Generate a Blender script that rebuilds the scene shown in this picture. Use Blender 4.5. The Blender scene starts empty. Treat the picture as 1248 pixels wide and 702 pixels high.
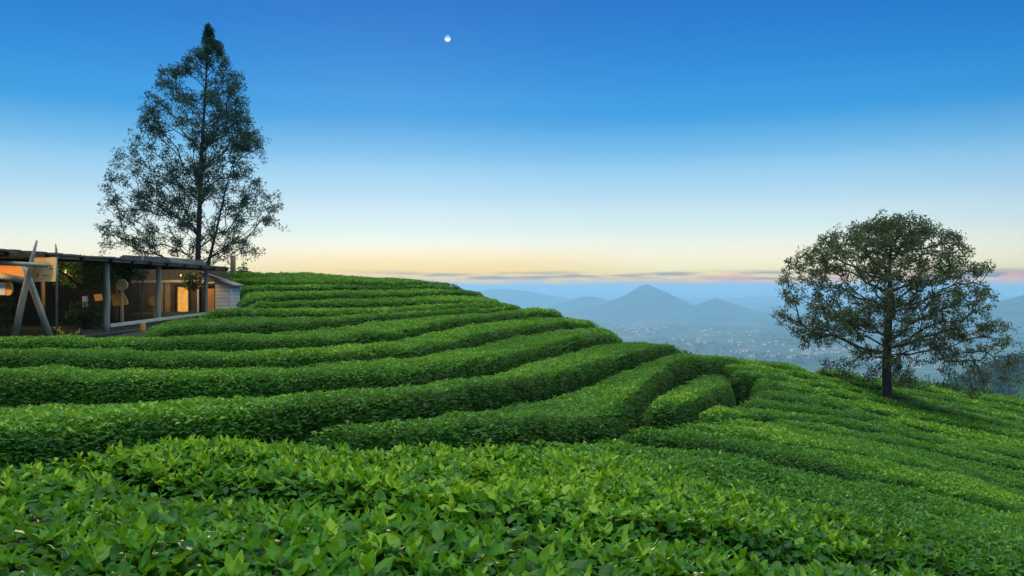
import bpy, math, random
import numpy as np

sc = bpy.context.scene
COL = sc.collection
rng = np.random.default_rng(11)
R = math.radians
FPX, CX, CY = 980.0, 624.0, 351.0        # focal length and centre of the photograph, in its own pixels

# ------------------------------------------------------------------ camera, sky, sun, exposure
cam = bpy.data.objects.new('camera', bpy.data.cameras.new('camera'))
COL.objects.link(cam)
sc.camera = cam
cam.location = (0, 0, 0)
cam.rotation_euler = (math.pi / 2, 0, 0)
cam.data.sensor_width = 36
cam.data.lens = FPX / 1248 * 36
cam.data.clip_start = 0.05
cam.data.clip_end = 200000

SUN_EL, SUN_AZ = 9.0, -9.0               # degrees; azimuth from +Y towards +X
world = bpy.data.worlds.new('World')
sc.world = world
world.use_nodes = True
nt = world.node_tree
for n in list(nt.nodes):
    nt.nodes.remove(n)


class NB:
    """small helper to write node trees"""
    def __init__(self, tree):
        self.t = tree

    def n(self, kind, **kw):
        nd = self.t.nodes.new(kind)
        for k, v in kw.items():
            setattr(nd, k, v)
        return nd

    def link(self, a, b):
        self.t.links.new(a, b)

    def inp(self, sock, v):
        if hasattr(v, 'is_linked') or isinstance(v, bpy.types.NodeSocket):
            self.link(v, sock)
        else:
            sock.default_value = v

    def math(self, op, a, b=0.0, c=None, clamp=False):
        nd = self.n('ShaderNodeMath', operation=op, use_clamp=clamp)
        self.inp(nd.inputs[0], a)
        self.inp(nd.inputs[1], b)
        if c is not None:
            self.inp(nd.inputs[2], c)
        return nd.outputs[0]

    def mix(self, f, a, b, blend='MIX'):
        nd = self.n('ShaderNodeMix', data_type='RGBA', blend_type=blend)
        self.inp(nd.inputs[0], f)
        self.inp(nd.inputs[6], a)
        self.inp(nd.inputs[7], b)
        return nd.outputs[2]

    def ramp(self, f, stops, interp='LINEAR'):
        nd = self.n('ShaderNodeValToRGB')
        cr = nd.color_ramp
        cr.interpolation = interp
        while len(cr.elements) < len(stops):
            cr.elements.new(0.5)
        for e, (p, c) in zip(cr.elements, stops):
            e.position = p
            e.color = (c[0], c[1], c[2], 1)
        self.inp(nd.inputs[0], f)
        return nd.outputs[0]

    def smooth(self, v, a, b):
        nd = self.n('ShaderNodeMapRange', interpolation_type='SMOOTHSTEP', clamp=True)
        self.inp(nd.inputs[0], v)
        nd.inputs[1].default_value = a
        nd.inputs[2].default_value = b
        return nd.outputs[0]

    def noise(self, vec, scale, detail=4.0, rough=0.55):
        nd = self.n('ShaderNodeTexNoise')
        if vec is not None:
            self.link(vec, nd.inputs['Vector'])
        nd.inputs['Scale'].default_value = scale
        nd.inputs['Detail'].default_value = detail
        nd.inputs['Roughness'].default_value = rough
        return nd.outputs[0]


def srgb(r, g, b):
    f = lambda c: (c / 255 / 12.92) if c / 255 < 0.04045 else ((c / 255 + 0.055) / 1.055) ** 2.4
    return (f(r), f(g), f(b))


w = NB(nt)
tc = w.n('ShaderNodeTexCoord')
sep = w.n('ShaderNodeSeparateXYZ')
w.link(tc.outputs['Generated'], sep.inputs[0])
zdir = sep.outputs[2]
# twilight gradient by elevation (z of the direction)
Z0, Z1 = -0.06, 1.0
P = lambda z: (z - Z0) / (Z1 - Z0)
sky_stops = [
    (P(-0.06), srgb(150, 182, 205)), (P(0.000), srgb(240, 190, 125)), (P(0.010), srgb(255, 212, 112)),
    (P(0.022), srgb(255, 240, 182)), (P(0.040), srgb(254, 247, 218)), (P(0.068), srgb(224, 240, 236)),
    (P(0.105), srgb(188, 222, 240)), (P(0.150), srgb(138, 198, 236)), (P(0.195), srgb(76, 164, 226)), (P(0.240), srgb(48, 145, 220)),
    (P(0.340), srgb(30, 114, 202)), (P(0.48), srgb(46, 122, 206)), (P(0.72), srgb(50, 122, 206)), (P(1.0), srgb(50, 122, 206))]
zz = w.math('MULTIPLY', w.math('SUBTRACT', zdir, Z0), 1.0 / (Z1 - Z0), clamp=True)
grad = w.ramp(zz, sky_stops, 'CARDINAL')
# bright sky patch added overhead, unseen above the frame, to light the tea
grad = w.mix(1.0, grad, w.ramp(zz, [(P(0.46), (0, 0, 0)), (P(0.72), (0.95, 1.1, 1.0)), (P(1.0), (5.7, 5.5, 4.4))]), 'ADD')
# direction towards the sun: warmer and lighter there, deeper away from it
dot = w.n('ShaderNodeVectorMath', operation='DOT_PRODUCT')
w.link(tc.outputs['Generated'], dot.inputs[0])
dot.inputs[1].default_value = (math.sin(R(-6)), math.cos(R(-6)), 0.0)
away = w.smooth(dot.outputs['Value'], 0.92, 0.66)
grad = w.mix(w.math('MULTIPLY', away, 0.62), grad, (0.62, 0.72, 0.80, 1), 'MULTIPLY')
# warm glow low on the horizon
sun_side = w.smooth(dot.outputs['Value'], 0.955, 1.0)
low = w.smooth(zdir, 0.060, 0.008)
grad = w.mix(w.math('MULTIPLY', w.math('MULTIPLY', sun_side, low), 0.8), grad, srgb(255, 210, 95) + (1,))
# cloud bars over the horizon
mp = w.n('ShaderNodeMapping')
mp.inputs['Scale'].default_value = (7, 7, 130)
w.link(tc.outputs['Generated'], mp.inputs[0])
cn = w.noise(mp.outputs[0], 1.6, 5, 0.6)
bar = w.math('MULTIPLY', w.smooth(zdir, 0.008, 0.012), w.smooth(zdir, 0.023, 0.016))
barm = w.math('MULTIPLY', w.smooth(cn, 0.42, 0.62), bar)
grad = w.mix(w.math('MULTIPLY', barm, 0.95), grad, srgb(128, 128, 148) + (1,))
mp2 = w.n('ShaderNodeMapping')
mp2.inputs['Scale'].default_value = (13, 13, 50)
mp2.inputs['Location'].default_value = (3.1, 0.7, 0)
w.link(tc.outputs['Generated'], mp2.inputs[0])
cn2 = w.noise(mp2.outputs[0], 1.5, 6, 0.6)
# bank of far cloud at the very horizon with an uneven top, pink where the low light catches it
edge = w.math('ADD', zdir, w.math('MULTIPLY', w.math('SUBTRACT', cn2, 0.5), -0.040))
bank = w.smooth(edge, 0.0085, 0.0060)
right = w.smooth(sep.outputs[0], 0.10, 0.22)
pinkm = w.math('MULTIPLY', w.math('MULTIPLY', w.smooth(edge, 0.0165, 0.0105), w.smooth(cn2, 0.40, 0.55)), right)
grad = w.mix(w.math('MULTIPLY', pinkm, 0.8), grad, srgb(255, 172, 145) + (1,))
grad = w.mix(w.math('MULTIPLY', bank, 0.85), grad, srgb(196, 190, 196) + (1,))
bgA = w.n('ShaderNodeBackground')
w.link(grad, bgA.inputs[0])
bgA.inputs[1].default_value = 1.0
sky = w.n('ShaderNodeTexSky')
sky.sky_type = 'NISHITA'
sky.sun_disc = False
sky.sun_elevation = R(SUN_EL)
sky.sun_rotation = R(SUN_AZ)
sky.ozone_density = 4.0
bgB = w.n('ShaderNodeBackground')
w.link(sky.outputs[0], bgB.inputs[0])
bgB.inputs[1].default_value = 0.003
add = w.n('ShaderNodeAddShader')
w.link(bgA.outputs[0], add.inputs[0])
w.link(bgB.outputs[0], add.inputs[1])
wo = w.n('ShaderNodeOutputWorld')
w.link(add.outputs[0], wo.inputs['Surface'])

sun = bpy.data.objects.new('sun', bpy.data.lights.new('sun', 'SUN'))
COL.objects.link(sun)
sun.data.energy = 1.3
sun.data.angle = R(4.0)
sun.data.color = (1.0, 0.78, 0.50)
sd = np.array([math.sin(R(SUN_AZ)) * math.cos(R(SUN_EL)), math.cos(R(SUN_AZ)) * math.cos(R(SUN_EL)), math.sin(R(SUN_EL))])
from mathutils import Vector
sun.rotation_euler = Vector(sd).to_track_quat('Z', 'Y').to_euler()

sc.view_settings.view_transform = 'Standard'
sc.view_settings.look = 'None'
sc.view_settings.exposure = 0.0
sc.view_settings.gamma = 1.0
sc.view_settings.use_curve_mapping = False
sc.render.engine = 'CYCLES'
sc.cycles.use_denoising = True
try:
    sc.cycles.denoiser = 'OPENIMAGEDENOISE'
except Exception:
    pass
sc.cycles.max_bounces = 8
sc.cycles.transmission_bounces = 4
sc.cycles.transparent_max_bounces = 8
sc.cycles.volume_bounces = 1
sc.cycles.sample_clamp_indirect = 2.5
sc.cycles.sample_clamp_direct = 1.4


# ------------------------------------------------------------------ helpers
def pix(px, py, d):
    return np.array([(px - CX) / FPX * d, d, -(py - CY) / FPX * d])


def tag(o, label=None, cat=None, group=None, kind=None):
    if label: o['label'] = label
    if cat: o['category'] = cat
    if group: o['group'] = group
    if kind: o['kind'] = kind
    return o


def empty(name, loc, label, cat, group=None):
    o = bpy.data.objects.new(name, None)
    COL.objects.link(o)
    o.location = loc
    o.empty_display_size = 0.3
    return tag(o, label, cat, group)


def mesh_obj(name, V, faces, mats, parent=None, smooth=True, tint=None):
    """faces: list of (array (n,k), material index); V in world space (moved into the parent's space)."""
    V = np.asarray(V, dtype=np.float64)
    if parent is not None:
        q = parent
        while q is not None:
            V = V - np.array(q.location)
            q = q.parent
    me = bpy.data.meshes.new(name)
    me.vertices.add(len(V))
    me.vertices.foreach_set('co', V.astype(np.float32).ravel())
    loops, starts, mi, off = [], [], [], 0
    for F, m in faces:
        F = np.asarray(F, dtype=np.int32)
        if len(F) == 0: continue
        k = F.shape[1]
        loops.append(F.ravel())
        starts.append(off + np.arange(len(F), dtype=np.int32) * k)
        mi.append(np.full(len(F), m, dtype=np.int32))
        off += F.size
    loops = np.concatenate(loops); starts = np.concatenate(starts); mi = np.concatenate(mi)
    me.loops.add(len(loops))
    me.loops.foreach_set('vertex_index', loops)
    me.polygons.add(len(starts))
    me.polygons.foreach_set('loop_start', starts)
    me.polygons.foreach_set('material_index', mi)
    me.polygons.foreach_set('use_smooth', np.full(len(starts), smooth, dtype=bool))
    for m in (mats if isinstance(mats, (list, tuple)) else [mats]):
        me.materials.append(m)
    if tint is not None:
        a = me.attributes.new('tint', 'FLOAT', 'POINT')
        a.data.foreach_set('value', np.asarray(tint, dtype=np.float32))
    me.update(calc_edges=True)
    me.validate()
    o = bpy.data.objects.new(name, me)
    COL.objects.link(o)
    if parent is not None:
        o.parent = parent
    return o


class MB:
    """collects boxes, tubes, prisms in world space; build() links them as one mesh"""
    def __init__(self):
        self.V, self.Q, self.n = [], [], 0
        self.T = []

    def add(self, V, Q=(), T=()):
        V = np.asarray(V, float)
        self.V.append(V)
        if len(Q): self.Q.append(np.asarray(Q, int) + self.n)
        if len(T): self.T.append(np.asarray(T, int) + self.n)
        self.n += len(V)
        return self

    def hexa(self, c):
        """c: 8 corners, bottom ring then top ring"""
        return self.add(c, [[0, 3, 2, 1], [4, 5, 6, 7], [0, 1, 5, 4], [1, 2, 6, 5], [2, 3, 7, 6], [3, 0, 4, 7]])

    def box(self, x0, x1, y0, y1, z0, z1):
        return self.hexa([(x0, y0, z0), (x1, y0, z0), (x1, y1, z0), (x0, y1, z0), (x0, y0, z1), (x1, y0, z1), (x1, y1, z1), (x0, y1, z1)])

    def beam(self, a, b, w_, h_, up=(0, 0, 1)):
        a = np.array(a, float); b = np.array(b, float)
        t = (b - a) / np.linalg.norm(b - a)
        u = np.array(up, float)
        if abs(t @ u) > 0.95: u = np.array([1.0, 0, 0])
        s = np.cross(t, u); s /= np.linalg.norm(s)
        v = np.cross(s, t)
        c = []
        for p in (a, b):
            for i, j in ((-1, -1), (1, -1), (1, 1), (-1, 1)):
                c.append(p + s * w_ / 2 * i + v * h_ / 2 * j)
        return self.hexa(c)

    def tube(self, pts, rad, k=8, cap=True):
        V, Q, T = tube_arrays(np.asarray(pts, float), np.broadcast_to(np.asarray(rad, float), (len(pts),)), k)
        if cap:
            n = len(V)
            V = np.vstack([V, [pts[0]], [pts[-1]]])
            m = (len(pts) - 1) * k
            T = [[n, (i + 1) % k, i] for i in range(k)] + [[n + 1, m + i, m + (i + 1) % k] for i in range(k)]
        return self.add(V, Q, T)

    def prism(self, poly, ext):
        """poly: ordered 3-D outline, ext: vector of thickness"""
        poly = np.asarray(poly, float); n = len(poly)
        V = np.vstack([poly, poly + np.asarray(ext, float), [poly.mean(0)], [poly.mean(0) + np.asarray(ext, float)]])
        Q = [[i, (i + 1) % n, n + (i + 1) % n, n + i] for i in range(n)]
        T = [[2 * n, (i + 1) % n, i] for i in range(n)] + [[2 * n + 1, n + i, n + (i + 1) % n] for i in range(n)]
        return self.add(V, Q, T)

    def build(self, name, mat, parent=None, smooth=False):
        f = []
        if self.Q: f.append((np.vstack(self.Q), 0))
        if self.T: f.append((np.vstack(self.T), 0))
        return mesh_obj(name, np.vstack(self.V), f, mat, parent, smooth)


def tube_arrays(P_, rad, k):
    n = len(P_)
    t = np.gradient(P_, axis=0)
    t /= np.linalg.norm(t, axis=1)[:, None] + 1e-9
    ref = np.array([0.31, 0.87, 0.38])
    s = np.cross(t, ref); s /= np.linalg.norm(s, axis=1)[:, None] + 1e-9
    v = np.cross(s, t)
    a = np.arange(k) / k * 2 * np.pi
    V = P_[:, None, :] + rad[:, None, None] * (np.cos(a)[None, :, None] * s[:, None, :] + np.sin(a)[None, :, None] * v[:, None, :])
    i = np.arange(n - 1)[:, None] * k
    j = np.arange(k)[None, :]
    Q = np.stack([i + j, i + (j + 1) % k, i + k + (j + 1) % k, i + k + j], -1).reshape(-1, 4)
    return V.reshape(-1, 3), Q, []


def vnoise(x, y, seed=0):
    """smooth value noise in 0..1"""
    x = np.asarray(x, float); y = np.asarray(y, float)
    xi = np.floor(x).astype(np.int64); yi = np.floor(y).astype(np.int64)
    fx = x - xi; fy = y - yi
    fx = fx * fx * (3 - 2 * fx); fy = fy * fy * (3 - 2 * fy)

    def h(a, b):
        v = (a * 374761393 + b * 668265263 + seed * 974634217) & 0xffffffff
        v = ((v ^ (v >> 13)) * 1274126177) & 0xffffffff
        return ((v ^ (v >> 16)) & 0xffff) / 65535.0
    return (h(xi, yi) * (1 - fx) + h(xi + 1, yi) * fx) * (1 - fy) + (h(xi, yi + 1) * (1 - fx) + h(xi + 1, yi + 1) * fx) * fy


def fbm(x, y, seed=0, o=4):
    s, a, t = 0.0, 1.0, 0.0
    for i in range(o):
        s = s + a * vnoise(np.asarray(x) * 2 ** i, np.asarray(y) * 2 ** i, seed + i * 7); t += a; a *= 0.5
    return s / t


# ------------------------------------------------------------------ materials
def material(name):
    m = bpy.data.materials.new(name)
    m.use_nodes = True
    b = m.node_tree.nodes['Principled BSDF']
    return m, NB(m.node_tree), b, m.node_tree.nodes['Material Output']


def leaf_material(name, stops, rough=0.42, trans=0.3, trans_col=(0.16, 0.36, 0.02), spec=0.4):
    m, k, b, out = material(name)
    at = k.n('ShaderNodeAttribute', attribute_name='tint')
    col = k.ramp(at.outputs['Fac'], stops)
    k.link(col, b.inputs['Base Color'])
    b.inputs['Roughness'].default_value = rough
    b.inputs['Specular IOR Level'].default_value = spec
    tr = k.n('ShaderNodeBsdfTranslucent')
    tcol = k.mix(0.5, col, trans_col + (1,))
    k.link(tcol, tr.inputs[0])
    mx = k.n('ShaderNodeMixShader')
    mx.inputs[0].default_value = trans
    k.link(b.outputs[0], mx.inputs[1])
    k.link(tr.outputs[0], mx.inputs[2])
    k.link(mx.outputs[0], out.inputs['Surface'])
    return m


def wood_material(name, c0, c1, scale=6.0, rough=0.8, stretch=(1, 1, 0.12), bump=0.3):
    m, k, b, out = material(name)
    t = k.n('ShaderNodeTexCoord')
    mp_ = k.n('ShaderNodeMapping')
    mp_.inputs['Scale'].default_value = stretch
    k.link(t.outputs['Object'], mp_.inputs[0])
    f = k.noise(mp_.outputs[0], scale * 3, 6, 0.65)
    g = k.noise(t.outputs['Object'], 1.3, 3, 0.5)
    col = k.ramp(k.math('ADD', k.math('MULTIPLY', f, 0.7), k.math('MULTIPLY', g, 0.3)), [(0.32, c0), (0.68, c1)])
    k.link(col, b.inputs['Base Color'])
    b.inputs['Roughness'].default_value = rough
    bp = k.n('ShaderNodeBump')
    bp.inputs['Strength'].default_value = bump
    bp.inputs['Distance'].default_value = 0.02
    k.link(f, bp.inputs['Height'])
    k.link(bp.outputs[0], b.inputs['Normal'])
    return m


def plain_material(name, c, rough=0.7, var=0.25, scale=4.0):
    m, k, b, out = material(name)
    t = k.n('ShaderNodeTexCoord')
    f = k.noise(t.outputs['Object'], scale, 5, 0.6)
    col = k.ramp(f, [(0.3, tuple(x * (1 - var) for x in c)), (0.7, tuple(min(1, x * (1 + var)) for x in c))])
    k.link(col, b.inputs['Base Color'])
    b.inputs['Roughness'].default_value = rough
    return m


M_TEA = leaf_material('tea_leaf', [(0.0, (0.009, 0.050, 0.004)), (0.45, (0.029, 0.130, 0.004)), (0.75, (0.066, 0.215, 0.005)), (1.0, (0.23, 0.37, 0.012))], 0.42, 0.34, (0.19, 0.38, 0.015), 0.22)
M_TEA_BODY = plain_material('tea_twigs', (0.009, 0.030, 0.004), 0.95, 0.5, 9.0)
M_TEA_BODY.node_tree.nodes['Principled BSDF'].inputs['Specular IOR Level'].default_value = 0.0
M_CONE_LEAF = leaf_material('fine_tree_leaf', [(0.0, (0.010, 0.040, 0.030)), (1.0, (0.035, 0.10, 0.062))], 0.6, 0.25, (0.06, 0.14, 0.05), 0.25)
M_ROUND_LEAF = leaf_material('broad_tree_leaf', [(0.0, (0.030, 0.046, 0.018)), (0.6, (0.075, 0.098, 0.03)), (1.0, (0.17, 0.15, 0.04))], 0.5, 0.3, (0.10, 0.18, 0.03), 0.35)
M_BUSH_LEAF = leaf_material('bush_leaf', [(0.0, (0.010, 0.045, 0.016)), (1.0, (0.04, 0.13, 0.03))], 0.5, 0.25, (0.08, 0.2, 0.03), 0.3)
M_YELLOW_LEAF = leaf_material('yellow_leaf', [(0.0, (0.25, 0.25, 0.03)), (1.0, (0.55, 0.48, 0.08))], 0.5, 0.3, (0.5, 0.45, 0.05), 0.3)
M_FOREST = leaf_material('forest_leaf', [(0.0, (0.010, 0.032, 0.016)), (1.0, (0.03, 0.075, 0.03))], 0.7, 0.1, (0.05, 0.1, 0.03), 0.2)
M_BARK = wood_material('bark', (0.018, 0.014, 0.012), (0.075, 0.055, 0.045), 5, 0.9, (1, 1, 0.25), 0.6)
M_POST = wood_material('weathered_post', (0.17, 0.16, 0.12), (0.38, 0.35, 0.27), 7)
M_POLE = wood_material('grey_brown_pole', (0.12, 0.11, 0.09), (0.34, 0.31, 0.25), 8)
M_TANPOST = wood_material('tan_post', (0.30, 0.20, 0.09), (0.52, 0.36, 0.17), 6)
M_ROOF = wood_material('roof_sheet', (0.05, 0.042, 0.032), (0.14, 0.115, 0.085), 4, 0.75, (0.3, 3, 1))
M_DARKROOF = wood_material('dark_shingle', (0.045, 0.046, 0.05), (0.13, 0.125, 0.12), 6, 0.85, (0.4, 2.5, 1))
M_RAIL = wood_material('pale_rail', (0.36, 0.36, 0.30), (0.62, 0.60, 0.52), 6)
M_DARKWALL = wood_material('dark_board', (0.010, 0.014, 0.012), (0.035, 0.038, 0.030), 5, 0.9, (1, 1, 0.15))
M_BROWNWALL = wood_material('brown_board', (0.07, 0.055, 0.03), (0.17, 0.12, 0.06), 5, 0.85, (3, 3, 0.15))
M_SIGN = plain_material('pale_sign_board', (0.82, 0.56, 0.25), 0.6, 0.16, 3.0)
M_ORANGE = wood_material('orange_wood', (0.62, 0.26, 0.05), (0.82, 0.42, 0.10), 5, 0.6, (0.2, 1, 1.5))
M_ROUND = wood_material('tan_wood_slice', (0.58, 0.34, 0.09), (0.80, 0.52, 0.18), 5, 0.6, (1, 1, 1))
M_INK = plain_material('sign_ink', (0.20, 0.12, 0.06), 0.7, 0.2)
M_RED = plain_material('orange_red_paint', (0.60, 0.17, 0.04), 0.6, 0.2)
M_WHITE = plain_material('white_paint', (0.72, 0.76, 0.78), 0.5, 0.08)
M_WHITEWALL = wood_material('white_plank', (0.58, 0.58, 0.54), (0.84, 0.83, 0.76), 5, 0.7, (1, 1, 4))
M_BLUECLOTH = plain_material('pale_blue_cloth', (0.35, 0.52, 0.68), 0.8, 0.15)


def lit_material(name, c, s):
    m, k, b, out = material(name)
    t = k.n('ShaderNodeTexCoord')
    b.inputs['Base Color'].default_value = (0.5, 0.35, 0.15, 1)
    f = k.noise(t.outputs['Object'], 5.0, 3)
    k.link(k.ramp(f, [(0.3, tuple(x * 0.55 for x in c)), (0.7, c)]), b.inputs['Emission Color'])
    b.inputs['Emission Strength'].default_value = s
    return m


M_LITDOOR = lit_material('lamplit_doorway', (1.0, 0.45, 0.07), 0.85)
M_LITWIN = lit_material('lit_window', (1.0, 0.90, 0.70), 2.0)


def ground_material():
    m, k, b, out = material('ground')
    g = k.n('ShaderNodeNewGeometry')
    s = k.n('ShaderNodeSeparateXYZ')
    k.link(g.outputs['Position'], s.inputs[0])
    soil = k.ramp(k.noise(g.outputs['Position'], 2.5, 6, 0.65), [(0.3, (0.018, 0.030, 0.016)), (0.7, (0.06, 0.075, 0.05))])
    v1 = k.noise(g.outputs['Position'], 0.0022, 6, 0.6)
    v2 = k.noise(g.outputs['Position'], 0.012, 4, 0.6)
    fields = k.ramp(k.math('ADD', k.math('MULTIPLY', v1, 0.55), k.math('MULTIPLY', v2, 0.45)),
                    [(0.36, (0.018, 0.042, 0.03)), (0.50, (0.05, 0.085, 0.055)), (0.60, (0.11, 0.13, 0.11)), (0.70, (0.26, 0.26, 0.25))])
    hill = k.ramp(v2, [(0.35, (0.015, 0.05, 0.015)), (0.65, (0.05, 0.12, 0.03))])
    far = k.mix(k.smooth(s.outputs[2], -285, -240), fields, hill)
    col = k.mix(k.smooth(s.outputs[2], -40, -16), far, soil)
    k.link(col, b.inputs['Base Color'])
    b.inputs['Roughness'].default_value = 0.95
    b.inputs['Specular IOR Level'].default_value = 0.1
    return m


M_GROUND = ground_material()
M_MOUNT = plain_material('mountain_forest', (0.025, 0.055, 0.035), 0.95, 0.5, 0.004)

# ------------------------------------------------------------------ the tea slope: a smooth surface through the tops of the hedges
ctrl_px = [  # pixel in the photograph and its distance
    (100, 550, 5.66), (100, 473, 8.8), (100, 444, 11.4), (100, 422, 14.5), (100, 408, 17.2),
    (0, 563, 5.2), (0, 471, 8.6), (0, 421, 14.2), (0, 410, 16.8), (-120, 471, 8.4), (-120, 421, 14.0),
    (330, 522, 6.6), (330, 468, 9.4), (330, 441, 12.0), (330, 422, 14.8), (330, 402, 18.4), (330, 384, 22), (330, 374.5, 25),
    (330, 366, 28), (330, 354, 33), (330, 347, 38), (330, 331, 46),
    (450, 340, 44), (450, 362, 29.5), (450, 389, 21.5), (450, 436, 13.2),
    (560, 539, 6.5), (560, 491, 9.2), (560, 453, 12.6), (560, 421, 17.0), (560, 394.5, 22), (560, 381, 26.5), (560, 370, 31), (560, 359, 36), (560, 350.5, 42),
    (640, 376, 31), (700, 384, 29), (700, 397, 24.5), (700, 419, 19.2), (700, 463, 12.8), (700, 535, 7.6),
    (740, 398, 27.5), (800, 412, 25), (800, 432, 19), (800, 473, 13.3), (800, 517, 9.5), (826, 427, 22),
    (880, 434, 24), (880, 450, 18), (880, 492, 13.3), (880, 518, 10.5),
    (960, 444, 29), (960, 464, 21), (960, 490, 16.2), (960, 524, 11.8), (960, 580, 7.5), (960, 640, 5.2), (960, 702, 3.6),
    (1081, 489, 34), (1081, 463, 48), (1140, 495, 37), (1248, 519, 40), (1248, 486, 56), (1248, 573, 17), (1248, 620, 10.5), (1248, 702, 5.2),
    (1104, 545, 16), (1216, 545, 23), (1068, 514, 23.5), (1400, 520, 58), (1400, 650, 14), (1081, 500, 28.5), (1140, 510, 30), (1020, 478, 24.5), (1020, 464, 31), (1024, 453, 39), (1081, 476, 40), (1140, 483, 43), (1140, 470, 50), (1200, 492, 46), (1200, 512, 34),
    (1248, 505, 46), (1248, 540, 28), (960, 477, 18.5), (1020, 497, 19),
    (0, 702, 2.8), (624, 702, 2.8), (624, 600, 4.6), (0, 600, 4.4), (330, 610, 4.3), (800, 640, 4.4)]
ctrl_w = [(-13, 22, -.42), (-13.5, 27, -.42), (-14, 33, -.30), (-16.4, 42, 0.35), (-20, 27, -.2), (-24, 40, 0.5),
          (-18, 60, .4), (-9, 58, -.6), (-3, 55, -1.6), (4, 44, -3.4), (9, 36, -4.4), (13, 46, -6.0), (21, 58, -8.2), (30, 68, -11.2), (45, 74, -15.0),
          (0, -10, -1.0), (-12, -6, -.9), (-28, 2, -.8), (-32, 22, 0.1), (-40, 55, 1.0), (18, -8, -3.6), (22, 4, -4.4), (36, 18, -7.2), (50, 40, -11),
          (-40, 90, -4), (0, 90, -9), (30, 95, -16)]
CP = np.array([pix(*c) for c in ctrl_px] + [np.array(c, float) for c in ctrl_w])


def tps_fit(X, z, lam):
    n = len(X)
    d = np.linalg.norm(X[:, None] - X[None], axis=2)
    K = np.where(d > 0, d * d * np.log(d + 1e-12), 0) + lam * np.eye(n)
    Pm = np.hstack([np.ones((n, 1)), X])
    A = np.zeros((n + 3, n + 3)); A[:n, :n] = K; A[:n, n:] = Pm; A[n:, :n] = Pm.T
    return np.linalg.solve(A, np.concatenate([z, np.zeros(3)]))


TW = tps_fit(CP[:, :2], CP[:, 2], 0.6)


def canopy(x, y):
    x = np.asarray(x, float); y = np.asarray(y, float)
    sh = x.shape
    Q = np.stack([x.ravel(), y.ravel()], 1)
    out = np.empty(len(Q))
    n = len(CP)
    for i in range(0, len(Q), 20000):
        q = Q[i:i + 20000]
        d2 = ((q[:, None] - CP[None, :, :2]) ** 2).sum(2)
        K = 0.5 * d2 * np.log(d2 + 1e-12)
        out[i:i + 20000] = K @ TW[:n] + TW[n] + q @ TW[n + 1:]
    return out.reshape(sh)


DG = np.concatenate([np.arange(1.2, 12, 0.04), np.arange(12, 90, 0.12)])


def cast(px, py):
    """distance at which the ray of each pixel meets the canopy surface (or grazes it, then + 1.6 m)"""
    px = np.asarray(px, float); py = np.asarray(py, float)
    X = (px[:, None] - CX) / FPX * DG[None]
    Zr = -(py[:, None] - CY) / FPX * DG[None]
    gap = Zr - canopy(X, np.broadcast_to(DG[None], X.shape))
    gap = np.where(DG[None] > 75, 9, gap)
    hit = gap < 0
    first = np.argmax(hit, axis=1)
    none = ~hit.any(axis=1)
    graze = np.argmin(np.where(DG[None] > 7, gap, 9), axis=1)
    return np.where(none, DG[graze] + 1.6, DG[first])


# ------------------------------------------------------------------ ground: one sheet from under the hedges to the horizon
RH = 68.0


def ground_z(x, y):
    x = np.asarray(x, float); y = np.asarray(y, float)
    yc = y - 22.0
    r = np.hypot(x, yc) + 1e-6
    s = np.minimum(1.0, RH / r)
    z = canopy(x * s, yc * s + 22.0) - 0.80
    over = np.maximum(0, r - RH)
    z = z - 0.29 * over * over / (over + 25)
    az = np.arctan2(x, y)
    valley = -300 + 10 * (fbm(x / 900, y / 900, 3) - 0.5) + 26 * np.maximum(0, fbm(x / 2600, y / 2600, 9) - 0.55)
    # wooded spur on the right
    valley = valley + (198 + 0.12 * (x - 480)) / (1 + np.exp(-(np.clip(x, -2000, 1400) - 455) / 34)) * np.exp(-((y - 900) / 250) ** 2) * np.exp(-(np.maximum(0, x - 1100) / 500) ** 2) * (0.94 + 0.12 * fbm(x / 130, y / 130, 5))
    k = 25.0
    m = np.maximum(z, valley)
    return m + k * np.log(np.exp((z - m) / k) + np.exp((valley - m) / k)) * (r > RH) if np.ndim(m) else m


naz = 720
rr = np.concatenate([np.arange(0.0, 70, 0.35), 70 * (45000 / 70) ** (np.linspace(0, 1, 150)[1:])])
aa = np.arange(naz) / naz * 2 * np.pi
GX = rr[:, None] * np.sin(aa)[None]; GY = 22 + rr[:, None] * np.cos(aa)[None]
GX = GX.ravel(); GY = GY.ravel()
GZ = ground_z(GX, GY)
GZ = GZ + np.where(np.hypot(GX, GY - 22) < 75, 0.10 * (fbm(GX * 1.5, GY * 1.5, 2) - 0.5), 0)
i = np.arange(len(rr) - 1)[:, None] * naz; j = np.arange(naz)[None]
GQ = np.stack([i + j, i + naz + j, i + naz + (j + 1) % naz, i + (j + 1) % naz], -1).reshape(-1, 4)[:, ::-1]
tag(mesh_obj('ground', np.stack([GX, GY, GZ], 1), [(GQ, 0)], M_GROUND), kind='structure')

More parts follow.
